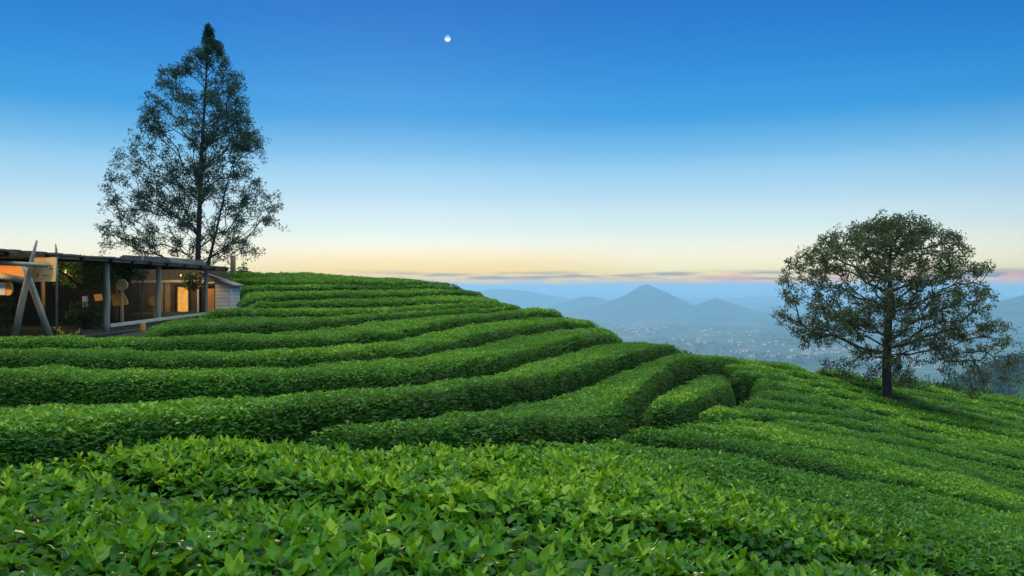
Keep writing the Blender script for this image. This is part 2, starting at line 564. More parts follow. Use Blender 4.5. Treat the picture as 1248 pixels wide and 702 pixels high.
# mountains: radial height fields with gullies
def mountain(px, py, d, sig, pw=1.25, ell=1.0, seed=1, gull=0.12, name='mountain', base=-330):
    c = pix(px, py, d)
    H = c[2] - base
    nr, na = 70, 160
    r_ = np.linspace(0, 1, nr) ** 1.3 * sig * 3.4
    a_ = np.arange(na) / na * 2 * np.pi
    rr_, a2 = np.meshgrid(r_, a_, indexing='ij')
    X = rr_ * np.cos(a2) * ell; Y = rr_ * np.sin(a2)
    rel = rr_ / sig
    rough = fbm(np.cos(a2) * 5 + 20 + rel * 0.6, np.sin(a2) * 5 + 20 + rel * 0.6, seed, 5) - 0.5
    n2 = fbm(X / sig * 3 + 50, Y / sig * 3 + 50, seed + 3, 4) - 0.5
    prof = np.exp(-(rel ** pw))
    h = H * prof * (1 + gull * 2.2 * rough * np.minimum(1, rel * 2.5) + 0.16 * n2 * np.minimum(1, rel * 3))
    V = np.stack([c[0] + X, c[1] + Y, base + h], -1).reshape(-1, 3)
    i = np.arange(nr - 1)[:, None] * na; j = np.arange(na)[None]
    Q = np.stack([i + j, i + na + j, i + na + (j + 1) % na, i + (j + 1) % na], -1).reshape(-1, 4)
    return tag(mesh_obj(name, V, [(Q, 0)], M_MOUNT), kind='structure')


mountain(788, 346.5, 9200, 540, 1.25, 1.0, 1, 0.11)
mountain(873, 363.5, 8800, 430, 1.15, 1.0, 4, 0.10)
mountain(716, 361.5, 11000, 430, 1.6, 1.25, 7)
mountain(610, 352, 14000, 1100, 1.5, 1.3, 23, 0.10)
mountain(1330, 345, 6500, 900, 1.3, 1.2, 15)
mountain(1075, 357, 17000, 2200, 1.6, 1.8, 18)

HAZE_D = 0.00012
hz = MB().box(-46000, 46000, -46000, 46000, -345, 62)
M_HAZE = bpy.data.materials.new('haze')
M_HAZE.use_nodes = True
hk = NB(M_HAZE.node_tree)
M_HAZE.node_tree.nodes.remove(M_HAZE.node_tree.nodes['Principled BSDF'])
pv = hk.n('ShaderNodeVolumePrincipled')
pv.inputs['Color'].default_value = (0.40, 0.72, 1.0, 1)
pv.inputs['Density'].default_value = HAZE_D
pv.inputs['Anisotropy'].default_value = 0.25
hk.link(pv.outputs[0], M_HAZE.node_tree.nodes['Material Output'].inputs['Volume'])
tag(hz.build('haze', M_HAZE), kind='stuff')


# ------------------------------------------------------------------ leaves
def frames(d, nrm):
    d = d / (np.linalg.norm(d, axis=1)[:, None] + 1e-9)
    s = np.cross(d, nrm); s /= np.linalg.norm(s, axis=1)[:, None] + 1e-9
    n = np.cross(s, d)
    return d, s, n


def leaves_lo(P_, d, nrm, L, W, tint):
    """four points, two faces folded along the midrib"""
    d, s, n = frames(d, nrm)
    L = L[:, None]; W = W[:, None]
    b = P_; t = P_ + d * L - n * L * 0.10
    l = P_ + d * L * 0.48 - s * W * 0.5 + n * L * 0.07
    r = P_ + d * L * 0.48 + s * W * 0.5 + n * L * 0.07
    V = np.stack([b, l, t, r], 1).reshape(-1, 3)
    k = np.arange(len(P_))[:, None] * 4
    T = np.concatenate([k + [[0, 2, 1]], k + [[0, 3, 2]]])
    return V, T, np.repeat(tint, 4)


HI_T = np.array([0, 0.12, 0.32, 0.55, 0.78, 1.0])
HI_W = np.array([0.10, 0.55, 0.95, 0.97, 0.60, 0.02])


def leaves_hi(P_, d, nrm, L, W, tint, curl):
    """three columns by six rows: folded, curved, pointed leaf"""
    d, s, n = frames(d, nrm)
    m = len(P_)
    V = np.empty((m, 6, 3, 3))
    for i, (t, wd) in enumerate(zip(HI_T, HI_W)):
        c = P_ + d * (L * t * (1 - 0.25 * curl * t))[:, None] - n * (L * curl * t * t)[:, None] + n * (L * 0.05 * math.sin(t * 9))[:, None]
        e = (W * 0.5 * wd)[:, None]
        wav = 0.06 * np.sin(t * 14 + P_[:, 0] * 90)[:, None]
        V[:, i, 0] = c - s * e + n * e * (0.38 + wav)
        V[:, i, 1] = c
        V[:, i, 2] = c + s * e + n * e * (0.38 - wav)
    q = []
    for i in range(5):
        for j in range(2):
            q.append([i * 3 + j, i * 3 + j + 1, i * 3 + j + 4, i * 3 + j + 3])
    Q = (np.arange(m)[:, None, None] * 18 + np.array(q)[None]).reshape(-1, 4)
    return V.reshape(-1, 3), Q, np.repeat(tint, 18)


# ------------------------------------------------------------------ tea hedges
def pl(px, pts):
    pts = np.array(pts, float)
    return np.interp(px, pts[:, 0], pts[:, 1])


def hedge(label, near, far, p0, p1, gap=0.36, h=0.80, group='tea hedge rows', young_lit=0.0, shoulder=0.55, dense=1.0, near_d=None, step=0.2, dz=-0.04, wmax=0.34, tip0=True, tip1=True):
    # columns, about 0.22 m or 5 px apart
    px = np.arange(p0, p1 + 0.1, 3.0)
    dn = cast(px, pl(px, near)) if near_d is None else np.full(len(px), near_d)
    df = cast(px, pl(px, far))
    kern = np.ones(5) / 5
    sm = lambda a: np.convolve(np.pad(a, 2, mode='edge'), kern, 'valid')
    dn = sm(dn); df = np.maximum(sm(df), dn + 0.25)
    dm = (dn + df) / 2
    xm = (px - CX) / FPX * dm
    arc = np.concatenate([[0], np.cumsum(np.hypot(np.diff(xm), np.diff(dm)))])
    n = max(8, int(min(arc[-1] / 0.20, (p1 - p0) / 2.5)))
    a = np.linspace(0, arc[-1], n)
    px = np.interp(a, arc, px); dn = np.interp(a, arc, dn); df = np.interp(a, arc, df)
    hw = np.maximum(0.12, (df - dn) / 2 - gap / 2)
    mid = (dn + df) / 2
    wig = 0.16 * (vnoise(a * 0.7, a * 0 + p0, 5) - 0.5) + 0.10 * (vnoise(a * 2.3, a * 0 + p0, 15) - 0.5)
    ends = np.ones(n)
    er = 0.75
    if tip0: ends = np.minimum(ends, np.sqrt(np.clip(1 - (1 - np.minimum(1, (a + 0.02) / er)) ** 2, 0, 1)))
    if tip1: ends = np.minimum(ends, np.sqrt(np.clip(1 - (1 - np.minimum(1, (arc[-1] - a + 0.02) / er)) ** 2, 0, 1)))
    m = 15
    th = np.linspace(0, math.pi, m)
    # box-like rounded section: -1..1 across, 0..1 up
    cs = -np.sign(np.cos(th)) * np.abs(np.cos(th)) ** 0.62
    sn = np.abs(np.sin(th)) ** shoulder
    D = np.empty((n, m))
    for k in range(m):
        side = cs[k]
        D[:, k] = mid + hw * side + wig
    D = mid[:, None] + (D - mid[:, None]) * (0.35 + 0.65 * ends[:, None])
    Xg = (px[:, None] - CX) / FPX * D
    C = canopy(Xg, D)
    # shoulders: drop measured by real distance from the edge, so wide beds stay flat on top
    edge = np.minimum(D - (mid - hw)[:, None], (mid + hw)[:, None] - D)
    edge = np.maximum(edge, 0) / np.minimum(wmax, hw[:, None])
    up = np.where(edge < 1, np.sqrt(np.clip(1 - (1 - np.clip(edge, 0, 1)) ** 2, 0, 1)), 1.0)
    up[:, 0] = 0; up[:, -1] = 0
    up = up * (0.25 + 0.75 * ends[:, None])
    Zg = C - h + h * up + dz
    lump = fbm(Xg * 1.3 + 31, D * 1.3, 21, 3) - 0.5
    lump2 = vnoise(Xg * 4 + 11, D * 4, 8) - 0.5
    tt = (D - (mid - hw)[:, None]) / (2 * hw[:, None])
    Zg = Zg + step * (0.5 - tt) * up
    Zg = Zg + (0.11 * lump + 0.08 * lump2) * np.clip(up, 0, 1)
    G = np.stack([Xg, D, Zg], -1)
    # resample finely enough for wide beds
    i = np.arange(n - 1)[:, None] * m; j = np.arange(m - 1)[None]
    Q = np.stack([i + j, i + j + 1, i + m + j + 1, i + m + j], -1).reshape(-1, 4)
    BV = G.reshape(-1, 3).copy()
    BV[:, 2] -= 0.05
    # ---- leaves on it
    A, B, Cc, Dd = G[:-1, :-1], G[:-1, 1:], G[1:, 1:], G[1:, :-1]
    nrm = np.cross(Dd - B, Cc - A)
    ar = np.linalg.norm(nrm, axis=-1) / 2
    nrm = nrm / (np.linalg.norm(nrm, axis=-1, keepdims=True) + 1e-9)
    nrm = np.where(nrm[..., 2:3] < 0, -nrm, nrm)
    cen = (A + B + Cc + Dd) / 4
    dist = np.linalg.norm(cen, axis=-1)
    pxx = cen[..., 0] / np.maximum(0.5, cen[..., 1]) * FPX + CX
    Lc = np.where(dist < 6.5, np.interp(dist, [3.2, 6.5], [0.086, 0.062]), np.maximum(0.052, 0.0034 * dist))
    rho = 2.7 / (Lc * Lc * 0.45) * dense
    rho = rho * np.where(dist < 7, 1.25, 1.0)
    rho = rho * np.where((pxx < -110) | (pxx > 1360), 0.25, 1.0)
    back = (np.arange(m - 1)[None] >= m - 3) & (cen[..., 1] > 0)
    rho = rho * np.where(back, 0.35, 1.0)
    cnt = rng.poisson(ar * rho)
    idx = np.repeat(np.arange(cnt.size), cnt.ravel())
    u = rng.random(len(idx))[:, None]; v = rng.random(len(idx))[:, None]
    fl = lambda q: q.reshape(-1, 3)[idx]
    Pp = (fl(A) * (1 - v) + fl(B) * v) * (1 - u) + (fl(Dd) * (1 - v) + fl(Cc) * v) * u
    N = nrm.reshape(-1, 3)[idx]
    UPL = np.clip(1 + (Pp[:, 2] - canopy(Pp[:, 0], Pp[:, 1]) - dz) / h, 0, 1)      # 0 at the foot, 1 on the plucked top; for leaf age and painted shade
    ds = np.linalg.norm(Pp, axis=1)
    L = np.where(ds < 6.5, np.interp(ds, [3.2, 6.5], [0.086, 0.062]), np.maximum(0.052, 0.0034 * ds)) * rng.uniform(0.65, 1.2, len(ds))
    depth = rng.random(len(ds)) ** 1.6
    hgt = (1 - depth) * 0.11 - 0.05                   # deep .. above the clipped top
    hgt = hgt + 0.05 * (vnoise(Pp[:, 0] * 6, Pp[:, 1] * 6, 14) - 0.4)
    ph = rng.uniform(0, 2 * np.pi, len(ds))
    tang = np.stack([np.cos(ph), np.sin(ph), np.zeros(len(ds))], 1)
    lift = rng.uniform(-0.15, 1.1, len(ds)) + young_lit * 0.3 + np.where(ds < 6.5, rng.uniform(0, 0.6, len(ds)), 0)
    d = tang + N * lift[:, None]
    nn = N + 0.5 * rng.normal(size=(len(ds), 3)) + np.array([0, 0, 0.5])
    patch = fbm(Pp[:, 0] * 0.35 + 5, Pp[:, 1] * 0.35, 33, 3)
    tint = 0.26 + 0.40 * (1 - depth) + 0.95 * (patch - 0.5) + rng.normal(0, 0.16, len(ds)) + young_lit
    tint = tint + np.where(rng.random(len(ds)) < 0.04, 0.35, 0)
    tint = np.clip(tint * (0.08 + 0.92 * np.clip((UPL * 0.6 + N[:, 2] - 0.72) * 1.5, 0, 1)), 0, 1)  # paints shade into leaf colour on faces and low down, besides older leaves
    Pp = Pp + N * hgt[:, None]
    near_m = ds < 6.5
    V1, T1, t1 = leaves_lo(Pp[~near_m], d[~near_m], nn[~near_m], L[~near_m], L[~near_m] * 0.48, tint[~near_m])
    nV = len(BV)
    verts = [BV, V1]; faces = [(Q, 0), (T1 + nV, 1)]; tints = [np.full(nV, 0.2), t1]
    nV += len(V1)
    if near_m.any():
        # under-storey leaves, then shoots whose leaves spiral round an upright stem
        Pn, dn_, nnn, Ln, tn = Pp[near_m], d[near_m], nn[near_m], L[near_m], tint[near_m]
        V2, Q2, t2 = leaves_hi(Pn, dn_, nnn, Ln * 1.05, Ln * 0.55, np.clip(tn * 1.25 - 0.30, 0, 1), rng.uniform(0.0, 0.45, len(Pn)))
        verts.append(V2); faces.append((Q2 + nV, 1)); tints.append(t2); nV += len(V2)
        sel = rng.random(len(Pn)) < 0.11
        S = Pn[sel]; SN = N[near_m][sel]
        st = tn[sel]
        SL = rng.uniform(0.055, 0.105, len(S)) * np.interp(np.linalg.norm(S, axis=1), [3, 6.5], [1.15, 0.9])
        k5 = 6
        ph0 = rng.uniform(0, 2 * np.pi, len(S))
        axis = SN * 0.6 + np.array([0, 0, 1.0]) + 0.22 * rng.normal(size=SN.shape)
        axis /= np.linalg.norm(axis, axis=1)[:, None]
        sx = np.cross(axis, [0.3, 1, 0.1]); sx /= np.linalg.norm(sx, axis=1)[:, None]
        sy = np.cross(axis, sx)
        for q in range(k5):
            f = q / (k5 - 1)
            a_ = ph0 + q * 2.4 + rng.normal(0, 0.2, len(S))
            out_ = sx * np.cos(a_)[:, None] + sy * np.sin(a_)[:, None]
            tilt = (0.15 + 1.5 * f)[..., None] if np.ndim(f) else 0.15 + 1.5 * f
            dd = out_ + axis * (tilt + rng.uniform(-0.15, 0.25, len(S)))[:, None]
            base = S + axis * (-0.03 + 0.075 * f)
            ll = SL * (1.15 - 0.45 * f) * rng.uniform(0.8, 1.15, len(S))
            V3, Q3, t3 = leaves_hi(base, dd, axis - out_ * 0.6 * f, ll, ll * (0.52 - 0.12 * f), np.clip(st * 0.8 + 0.08 + 0.30 * f + rng.normal(0, 0.05, len(S)), 0, 1),
                                   np.clip(rng.uniform(0.15, 0.5, len(S)) - 0.3 * f, 0, 1))
            verts.append(V3); faces.append((Q3 + nV, 1)); tints.append(t3); nV += len(V3)
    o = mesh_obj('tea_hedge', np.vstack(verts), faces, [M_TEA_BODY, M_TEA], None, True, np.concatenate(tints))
    return tag(o, label, 'tea hedge', group)


# gap lines read off the photograph, each the far edge of the hedge below it
SKY = [(-200, 331), (290, 330), (330, 331), (420, 333.5), (480, 338), (540, 346), (560, 350.5), (600, 359.5), (640, 372.5), (700, 384), (740, 398), (783, 407), (826, 425), (880, 434), (960, 444), (1029, 453),
       (1081, 460), (1152, 471), (1198, 477), (1248, 486), (1450, 524)]
GF = [(-200, 562), (60, 570), (165, 586), (270, 599), (365, 611), (445, 623), (560, 640), (700, 655), (900, 672), (1100, 690), (1250, 706), (1450, 735)]
G0 = [(-200, 590), (-60, 575), (0, 564), (49, 562), (119, 550), (162, 542), (200, 534), (238, 531), (271, 529), (320, 524), (346, 520), (403, 512), (469, 508), (490, 505), (531, 497), (569, 492),
      (620, 481), (651, 476), (685, 469), (718, 457), (754, 446), (795, 433), (826, 426), (905, 433)]
GM = [(300, 527), (345, 530), (400, 537), (461, 545), (518, 540), (618, 539), (638, 537), (713, 534), (743, 527), (750, 518), (760, 508), (777, 491), (795, 471), (825, 455), (846, 449), (877, 445), (905, 445)]
G1 = [(-200, 471), (0, 471), (108, 473), (152, 474), (211, 471), (300, 469), (351, 469), (385, 466), (444, 462), (505, 458), (556, 453), (601, 446), (642, 434), (696, 420), (751, 411), (783, 410), (850, 432)]
G2 = [(-200, 441), (30, 441), (122, 444), (176, 445), (244, 443), (300, 443), (351, 442), (397, 437), (454, 434), (505, 431), (531, 426), (560, 421), (595, 413.5), (636, 404), (685, 398), (734, 397), (790, 412)]
G3 = [(-200, 421), (0, 421), (87, 422), (152, 422), (190, 424), (260, 423), (337, 421), (388, 419), (424, 415), (486, 410), (527, 400), (560, 394.5), (601, 389), (650, 385), (691, 384), (740, 398)]
G4 = [(-200, 411), (0, 409.5), (87, 407.6), (173, 406), (217, 405), (268, 403), (324, 402), (383, 398), (419, 394), (463, 388), (506, 385), (540, 382), (560, 381), (601, 378), (625, 377), (653, 376), (700, 385)]
GE = [(150, 388), (243, 385), (319, 384), (393, 384), (463, 382.5), (520, 379), (560, 376), (600, 374.5), (640, 375)]
GD = [(190, 377), (291, 376), (355, 374), (388, 373), (480, 372.5), (542, 369.5), (587, 371), (625, 373)]
GC = [(280, 369), (345, 366), (388, 363.6), (414, 362), (460, 362), (524, 359), (560, 358.5), (601, 361.5), (617, 364)]
GB = [(280, 354), (350, 354), (404, 352.5), (465, 351), (520, 350.5), (560, 353), (590, 357)]
GA = [(280, 346), (363, 347), (414, 347.5), (491, 348.5), (530, 347), (560, 351)]
RE = [(743, 527), (774, 522), (815, 516.5), (872, 518), (920, 520), (966, 524), (1014, 528), (1104, 545), (1248, 573), (1450, 612)]
RE_far = [(815, 514), (845, 506), (876, 496), (920, 496), (960, 500), (1000, 504), (1068, 514), (1150, 528), (1216, 542), (1300, 558), (1450, 586)]
RD = RE_far
RC = [(884, 491), (912, 486), (946, 488), (1000, 494), (1068, 503), (1140, 514), (1248, 535), (1450, 572)]
RB = [(905, 480), (925, 472), (980, 478), (1014, 481), (1081, 492), (1140, 501), (1248, 525), (1450, 560)]
RA = [(880, 456), (912, 458), (945, 461), (972, 467), (995, 470), (1040, 477), (1081, 484), (1140, 493), (1248, 515), (1450, 549)]
RA1 = [(870, 447), (930, 452), (1000, 464), (1081, 476), (1140, 486), (1248, 504), (1450, 540)]
RA2 = [(870, 441), (940, 446), (1000, 457), (1081, 468), (1140, 479), (1248, 495), (1450, 532)]
L2 = [(738, 530), (800, 537), (880, 549), (960, 566), (1104, 592), (1248, 628), (1450, 680)]
L1 = [(785, 522), (860, 531), (960, 545), (1104, 567), (1248, 598), (1450, 645)]
M1 = [(845, 513), (900, 508.5), (960, 512), (1014, 517), (1104, 532), (1216, 553), (1300, 571), (1450, 600)]
F0_far = [p for p in G0 if p[0] < 330] + [(345, 530), (400, 537), (461, 545), (518, 540), (618, 539), (713, 534)] + L2

hedge('broad nearest tea bed along the bottom of the picture, large glossy leaves', [], GF, -170, 1420, 0.14, 0.75, young_lit=-0.07, near_d=1.1, step=0.0, dz=-0.07, wmax=0.25, tip0=False, tip1=False, shoulder=0.4)
hedge('bright yellow-green tea bed behind the nearest bed, below all the terraced rows', GF, F0_far, -170, 1420, 0.16, 0.85, young_lit=0.05, step=0.02, dz=-0.045, wmax=0.30, tip0=False, tip1=False)
hedge('tea bed in front of the pointed row, its left tip below the wedge-shaped row', L2, [(738, 527), (774, 523)] + L1, 738, 1420, 0.10, 0.6, young_lit=0.06, step=0.05, dz=-0.02, tip1=False, wmax=0.2)
hedge('tea bed narrowing to a point just under the island-shaped row', L1, [(785, 519)] + RE[2:], 787, 1420, 0.10, 0.6, young_lit=0.04, step=0.05, dz=-0.02, tip1=False, wmax=0.2)
hedge('lowest wedge-shaped tea row, tapering out at its left end in front of the terraces', GM, G0, 325, 905, 0.46, 1.0, step=0.32, wmax=0.28)
hedge('tallest near tea row with a deep dark face, at the left edge of the picture', G0, G1, -170, 850, 0.55, 1.0, step=0.34, wmax=0.28, tip0=False)
hedge('second tea row up from the deep dark face, curving over the right shoulder', G1, G2, -170, 762, tip0=False)
hedge('third tea row up, two rows in front of the wooden A-frame', G2, G3, -170, 738, tip0=False)
hedge('tea row running directly along the foot of the A-frame and open shelter', G3, G4, -170, 695, 0.34, tip0=False)
hedge('tea row whose left end lies below the sloping rail of the shelter', G4, GE, 176, 640, 0.32)
hedge('thin tea row beginning at the far end of the shelter rail', GE, GD, 236, 630, 0.3)
hedge('tea row level with the foot of the white plank shed', GD, GC, 293, 620, 0.3)
hedge('tea row level with the middle of the white plank shed wall', GC, GB, 293, 592, 0.3)
hedge('narrow tea row level with the shed eave, just under the crest', GB, GA, 289, 556, 0.3)
hedge('topmost tea row on the hill crest against the yellow sky', GA, SKY, 262, 640, 0.3)
hedge('short rounded tea row like an island beside the dark bend of the path', [(776, 500), (795, 511), (818, 511), (846, 501), (872, 491), (886, 479), (893, 468)],
      [(776, 495), (795, 487), (818, 476), (846, 459), (867, 453), (885, 457), (893, 465)], 778, 893, 0.14, 1.0, step=0.22, dz=0.03, wmax=0.22)
hedge('pointed tea row on the right slope, reaching farthest left beside the island row', RE, [(815, 514)] + M1, 817, 1420, 0.20, 0.7, step=0.07, tip1=False, wmax=0.24)
hedge('narrow tea row on the right slope, starting behind the pointed row', M1, RE_far, 846, 1420, 0.20, 0.7, step=0.07, tip1=False, wmax=0.24)
hedge('tea row on the right slope starting level with the end of the path', RD, RC, 893, 1420, 0.20, 0.7, step=0.07, wmax=0.24, tip1=False)
hedge('tea row on the right slope beginning at the middle of the bare path', RC, RB, 915, 1420, 0.20, 0.7, step=0.07, wmax=0.24, tip1=False)
hedge('tea row on the right slope passing just in front of the round tree trunk', RB, RA, 918, 1420, 0.20, 0.7, step=0.07, wmax=0.24, tip1=False)
hedge('tea row on the right slope with a dark blunt end above the path', RA, RA1, 890, 1420, 0.20, 0.7, step=0.07, wmax=0.24, tip1=False)
hedge('lighter tea row just behind the trunk of the round tree', RA1, RA2, 878, 1420, 0.22, 0.7, step=0.07, wmax=0.26, young_lit=0.08, tip1=False)  # lit far slope painted in as lighter leaf colour
hedge('farthest tea row on the right, along the skyline above the valley', RA2, SKY, 872, 1420, 0.22, 0.7, step=0.07, wmax=0.26, young_lit=0.10, tip1=False)  # brighter leaf tint paints the lit slope here too


# ------------------------------------------------------------------ trees
def grow(trunk, attractors, slope=0.5, zmin=-1e9, wlen=0.35, sag=0.0, rtip=0.010, rpow=0.44, rmax=None, step=0.28, order=None, wild=0.05):
    """joins every attractor to the tree by the cheapest rising branch; returns branch polylines and radii"""
    tr = np.asarray(trunk, float)
    seg = np.linalg.norm(np.diff(tr, axis=0), axis=1)
    a = np.concatenate([[0], np.cumsum(seg)])
    n0 = int(a[-1] / 0.2) + 2
    s = np.linspace(0, a[-1], n0)
    nodes = [np.array([np.interp(q, a, tr[:, k]) for k in range(3)]) for q in s]
    parent = [-1] + list(range(n0 - 1))
    plen = list(np.zeros(n0))
    chains = [list(range(n0))]
    N = np.array(nodes); PL = np.array(plen)
    order = np.argsort(order) if order is not None else np.arange(len(attractors))
    ends = {}
    for ai in order:
        p = attractors[ai]
        dv = p - N
        hd = np.hypot(dv[:, 0], dv[:, 1])
        dl = np.linalg.norm(dv, axis=1)
        pen = np.maximum(0, slope * hd - dv[:, 2]) * 1.6 + np.where(N[:, 2] < zmin, 50, 0)
        cost = dl + wlen * PL + pen
        q = int(np.argmin(cost))
        k = max(2, int(dl[q] / step))
        tt = np.linspace(0, 1, k + 1)[1:]
        st, en = N[q], p
        bow = np.array([0, 0, -sag * dl[q]]) + rng.normal(0, wild, 3) * dl[q]
        pts = st[None] + (en - st)[None] * tt[:, None] + bow[None] * (4 * tt * (1 - tt))[:, None]
        pts[:-1] += rng.normal(0, 0.012 * min(1.5, dl[q]), (k - 1 + 0, 3)) if k > 1 else 0
        base = len(N)
        N = np.vstack([N, pts])
        PL = np.concatenate([PL, PL[q] + dl[q] * tt])
        idx = list(range(base, base + k))
        parent += [q] + idx[:-1]
        chains.append([q] + idx)
        ends[ai] = idx[-1]
    cnt = np.zeros(len(N))
    for e in ends.values():
        cnt[e] += 1
    for i_ in range(len(N) - 1, 0, -1):
        cnt[parent[i_]] += cnt[i_]
    rad = rtip * np.maximum(1, cnt) ** rpow
    return N, chains, rad


def tree_mesh(name, N, chains, rad, mat, parent, trunk_rad=None, rscale=1.0):
    Vs, Qs, n = [], [], 0
    for ci, c in enumerate(chains):
        r_ = rad[c].copy()
        if ci == 0 and trunk_rad is not None:
            r_ = np.maximum(np.interp(np.linspace(0, 1, len(c)), np.linspace(0, 1, len(trunk_rad)), trunk_rad), 0.012)
        elif ci > 0:
            r_[0] = min(r_[0], r_[1] * 1.25)
        V, Q, _ = tube_arrays(N[c], r_ * rscale, 12 if ci == 0 else 5)
        Vs.append(V); Qs.append(Q + n); n += len(V)
    return mesh_obj(name, np.vstack(Vs), [(np.vstack(Qs), 0)], mat, parent, True)


def crown_leaves(P_, cnt, rad, L, flat=0.6, outdir=None, tint0=0.5, droop=0.0):
    """leaves in a loose clump round each point"""
    n = len(P_)
    k = np.repeat(np.arange(n), cnt)
    v = rng.normal(size=(len(k), 3)); v /= np.linalg.norm(v, axis=1)[:, None]
    r_ = rng.random(len(k))[:, None] ** 0.5
    off = v * r_ * rad[k][:, None]
    off[:, 2] *= flat
    pos = P_[k] + off
    d = v + 0.6 * rng.normal(size=v.shape); d[:, 2] -= droop
    nn = rng.normal(size=v.shape) + np.array([0, 0, 0.9])
    ll = L * rng.uniform(0.6, 1.3, len(k))
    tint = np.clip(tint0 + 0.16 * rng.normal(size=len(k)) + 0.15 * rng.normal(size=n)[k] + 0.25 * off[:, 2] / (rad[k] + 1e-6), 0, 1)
    return pos, d, nn, ll, tint


# --- round tree on the right slope
TD = 34.0
base = pix(1081, 489, TD)
base[2] = float(ground_z(base[0:1], base[1:2])[0]) - 0.05
zp = lambda py, d: -(py - CY) / FPX * d
xp = lambda px, d: (px - CX) / FPX * d
tree = empty('round_tree', tuple(base), 'rounded broadleaf tree standing alone on the right slope', 'tree')
trunk = [base, pix(1081, 470, TD), pix(1080.5, 440, TD), pix(1082, 415, TD), pix(1083, 390, TD), pix(1085, 360, TD), pix(1084, 330, TD), pix(1086, 300, TD)]
# crown: outline in the photograph as half-widths at each height, left and right of the trunk
env = np.array([(270, 1062, 1110), (277, 1032, 1143), (290, 998, 1166), (308, 970, 1186), (325, 957, 1200), (345, 955, 1206), (365, 956, 1208), (385, 954, 1214), (400, 962, 1238),
                (415, 975, 1246), (430, 984, 1240), (445, 998, 1232), (458, 1010, 1222), (468, 1090, 1185)], float)
att = []
tries = 0
while len(att) < 650 and tries < 40000:
    tries += 1
    py = rng.uniform(270, 470)
    l_ = np.interp(py, env[:, 0], env[:, 1]); r_ = np.interp(py, env[:, 0], env[:, 2])
    px_ = rng.uniform(l_, r_)
    c = 1084
    half = (r_ - c) if px_ > c else (c - l_)
    u = abs(px_ - c) / max(half, 1)
    wd = half / FPX * TD * 0.95
    dv = rng.uniform(-1, 1)
    if u * u + dv * dv > 1: continue
    rad_n = math.sqrt(u * u + dv * dv)
    # mostly an outer shell, looser inside and low down
    topness = np.clip((330 - py) / 70, 0, 1)
    keep = 0.34 + 0.70 * rad_n ** 2 + 0.35 * topness
    if py > 420:
        keep *= 0.6
        if 1030 < px_ < 1105: keep *= 0.25
        if px_ < 1030: keep *= 0.5
    if rng.random() > keep: continue
    d_ = TD + dv * min(wd, 4.2)
    p = pix(px_, py, d_)
    p = np.array([xp(px_, TD), d_, zp(py, TD)])
    qx = CX + p[0] / p[1] * FPX
    if qx > r_ + 7 or qx < l_ - 7: continue
    att.append(p)
att = np.array(att)
axis0 = np.array(trunk)
dist_axis = np.hypot(att[:, 0] - axis0[3][0], att[:, 1] - axis0[3][1]) + 0.5 * np.abs(att[:, 2] - axis0[4][2])
Nn, ch, rd = grow(trunk, att, slope=0.34, zmin=zp(436, TD), wlen=0.42, sag=0.03, rtip=0.013, rpow=0.39, order=dist_axis, wild=0.05)
tree_mesh('trunk', Nn, ch, rd, M_BARK, tree, trunk_rad=[0.26, 0.205, 0.19, 0.18, 0.165, 0.13, 0.10, 0.07, 0.03])
# whorled leaf clumps at the ends and along the outer twigs
tips = [att]
for c in ch[1:]:
    if len(c) > 4 and rng.random() < 0.8:
        tips.append(Nn[c[-3]][None] + rng.normal(0, 0.10, (1, 3)))
tips = np.vstack(tips)
sub = np.repeat(tips, 3, axis=0) + rng.normal(0, 0.17, (len(tips) * 3, 3))
tips = np.vstack([tips, sub])
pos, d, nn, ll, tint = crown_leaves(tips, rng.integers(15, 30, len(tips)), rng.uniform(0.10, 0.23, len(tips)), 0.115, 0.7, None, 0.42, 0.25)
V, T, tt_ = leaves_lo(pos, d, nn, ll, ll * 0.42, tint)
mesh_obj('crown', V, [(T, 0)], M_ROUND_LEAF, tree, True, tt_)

# --- tall conical tree behind the shelter
TD2 = 42.0
b2 = pix(241, 375, TD2)
b2[2] = float(ground_z(b2[0:1], b2[1:2])[0]) - 0.05
tree2 = empty('conical_tree', tuple(b2), 'tall conical tree with wispy foliage rising behind the shelter roof', 'tree')
trunk2 = [b2, pix(241, 320, TD2), pix(243, 260, TD2), pix(245, 200, TD2), pix(248, 150, TD2), pix(251, 100, TD2), pix(253, 60, TD2), pix(254, 30, TD2)]
env2 = np.array([(26, 253, 255), (45, 248, 262), (62, 238, 272), (80, 222, 282), (92, 198, 288), (105, 190, 294), (130, 181, 304), (150, 172, 300), (166, 166, 320), (185, 170, 322), (200, 140, 318),
                 (225, 139, 326), (245, 138, 345), (265, 130, 343), (285, 124, 336), (300, 134, 336), (311, 180, 330)], float)
att = []
lob = rng.uniform(0, 6.28, 8)
tries = 0
while len(att) < 760 and tries < 60000:
    tries += 1
    py = rng.uniform(34, 312)
    l_ = np.interp(py, env2[:, 0], env2[:, 1]); r_ = np.interp(py, env2[:, 0], env2[:, 2])
    c = np.interp(py, [30, 320], [254, 241])
    px_ = rng.uniform(l_, r_)
    half = (r_ - c) if px_ > c else (c - l_)
    u = abs(px_ - c) / max(half, 1)
    dv = rng.uniform(-1, 1)
    rn = math.hypot(u, dv)
    if rn > 1: continue
    if fbm(px_ / 20.0, py / 13.0 + dv * 2, 77, 2) < 0.43: continue
    if rng.random() > 0.35 + 0.65 * rn - (0.32 if py < 150 else 0): continue
    if rng.random() > min(1, half / 24 + 0.15): continue
    if py > 285 and 215 < px_ < 268 and rng.random() < 0.75: continue
    att.append(np.array([xp(px_, TD2), TD2 + dv * half / FPX * TD2 * 0.9, zp(py, TD2)]))
att += [pix(254, 31, TD2), pix(253, 37, TD2), pix(256, 41, TD2), pix(251.5, 44, TD2)]
att = np.array(att)
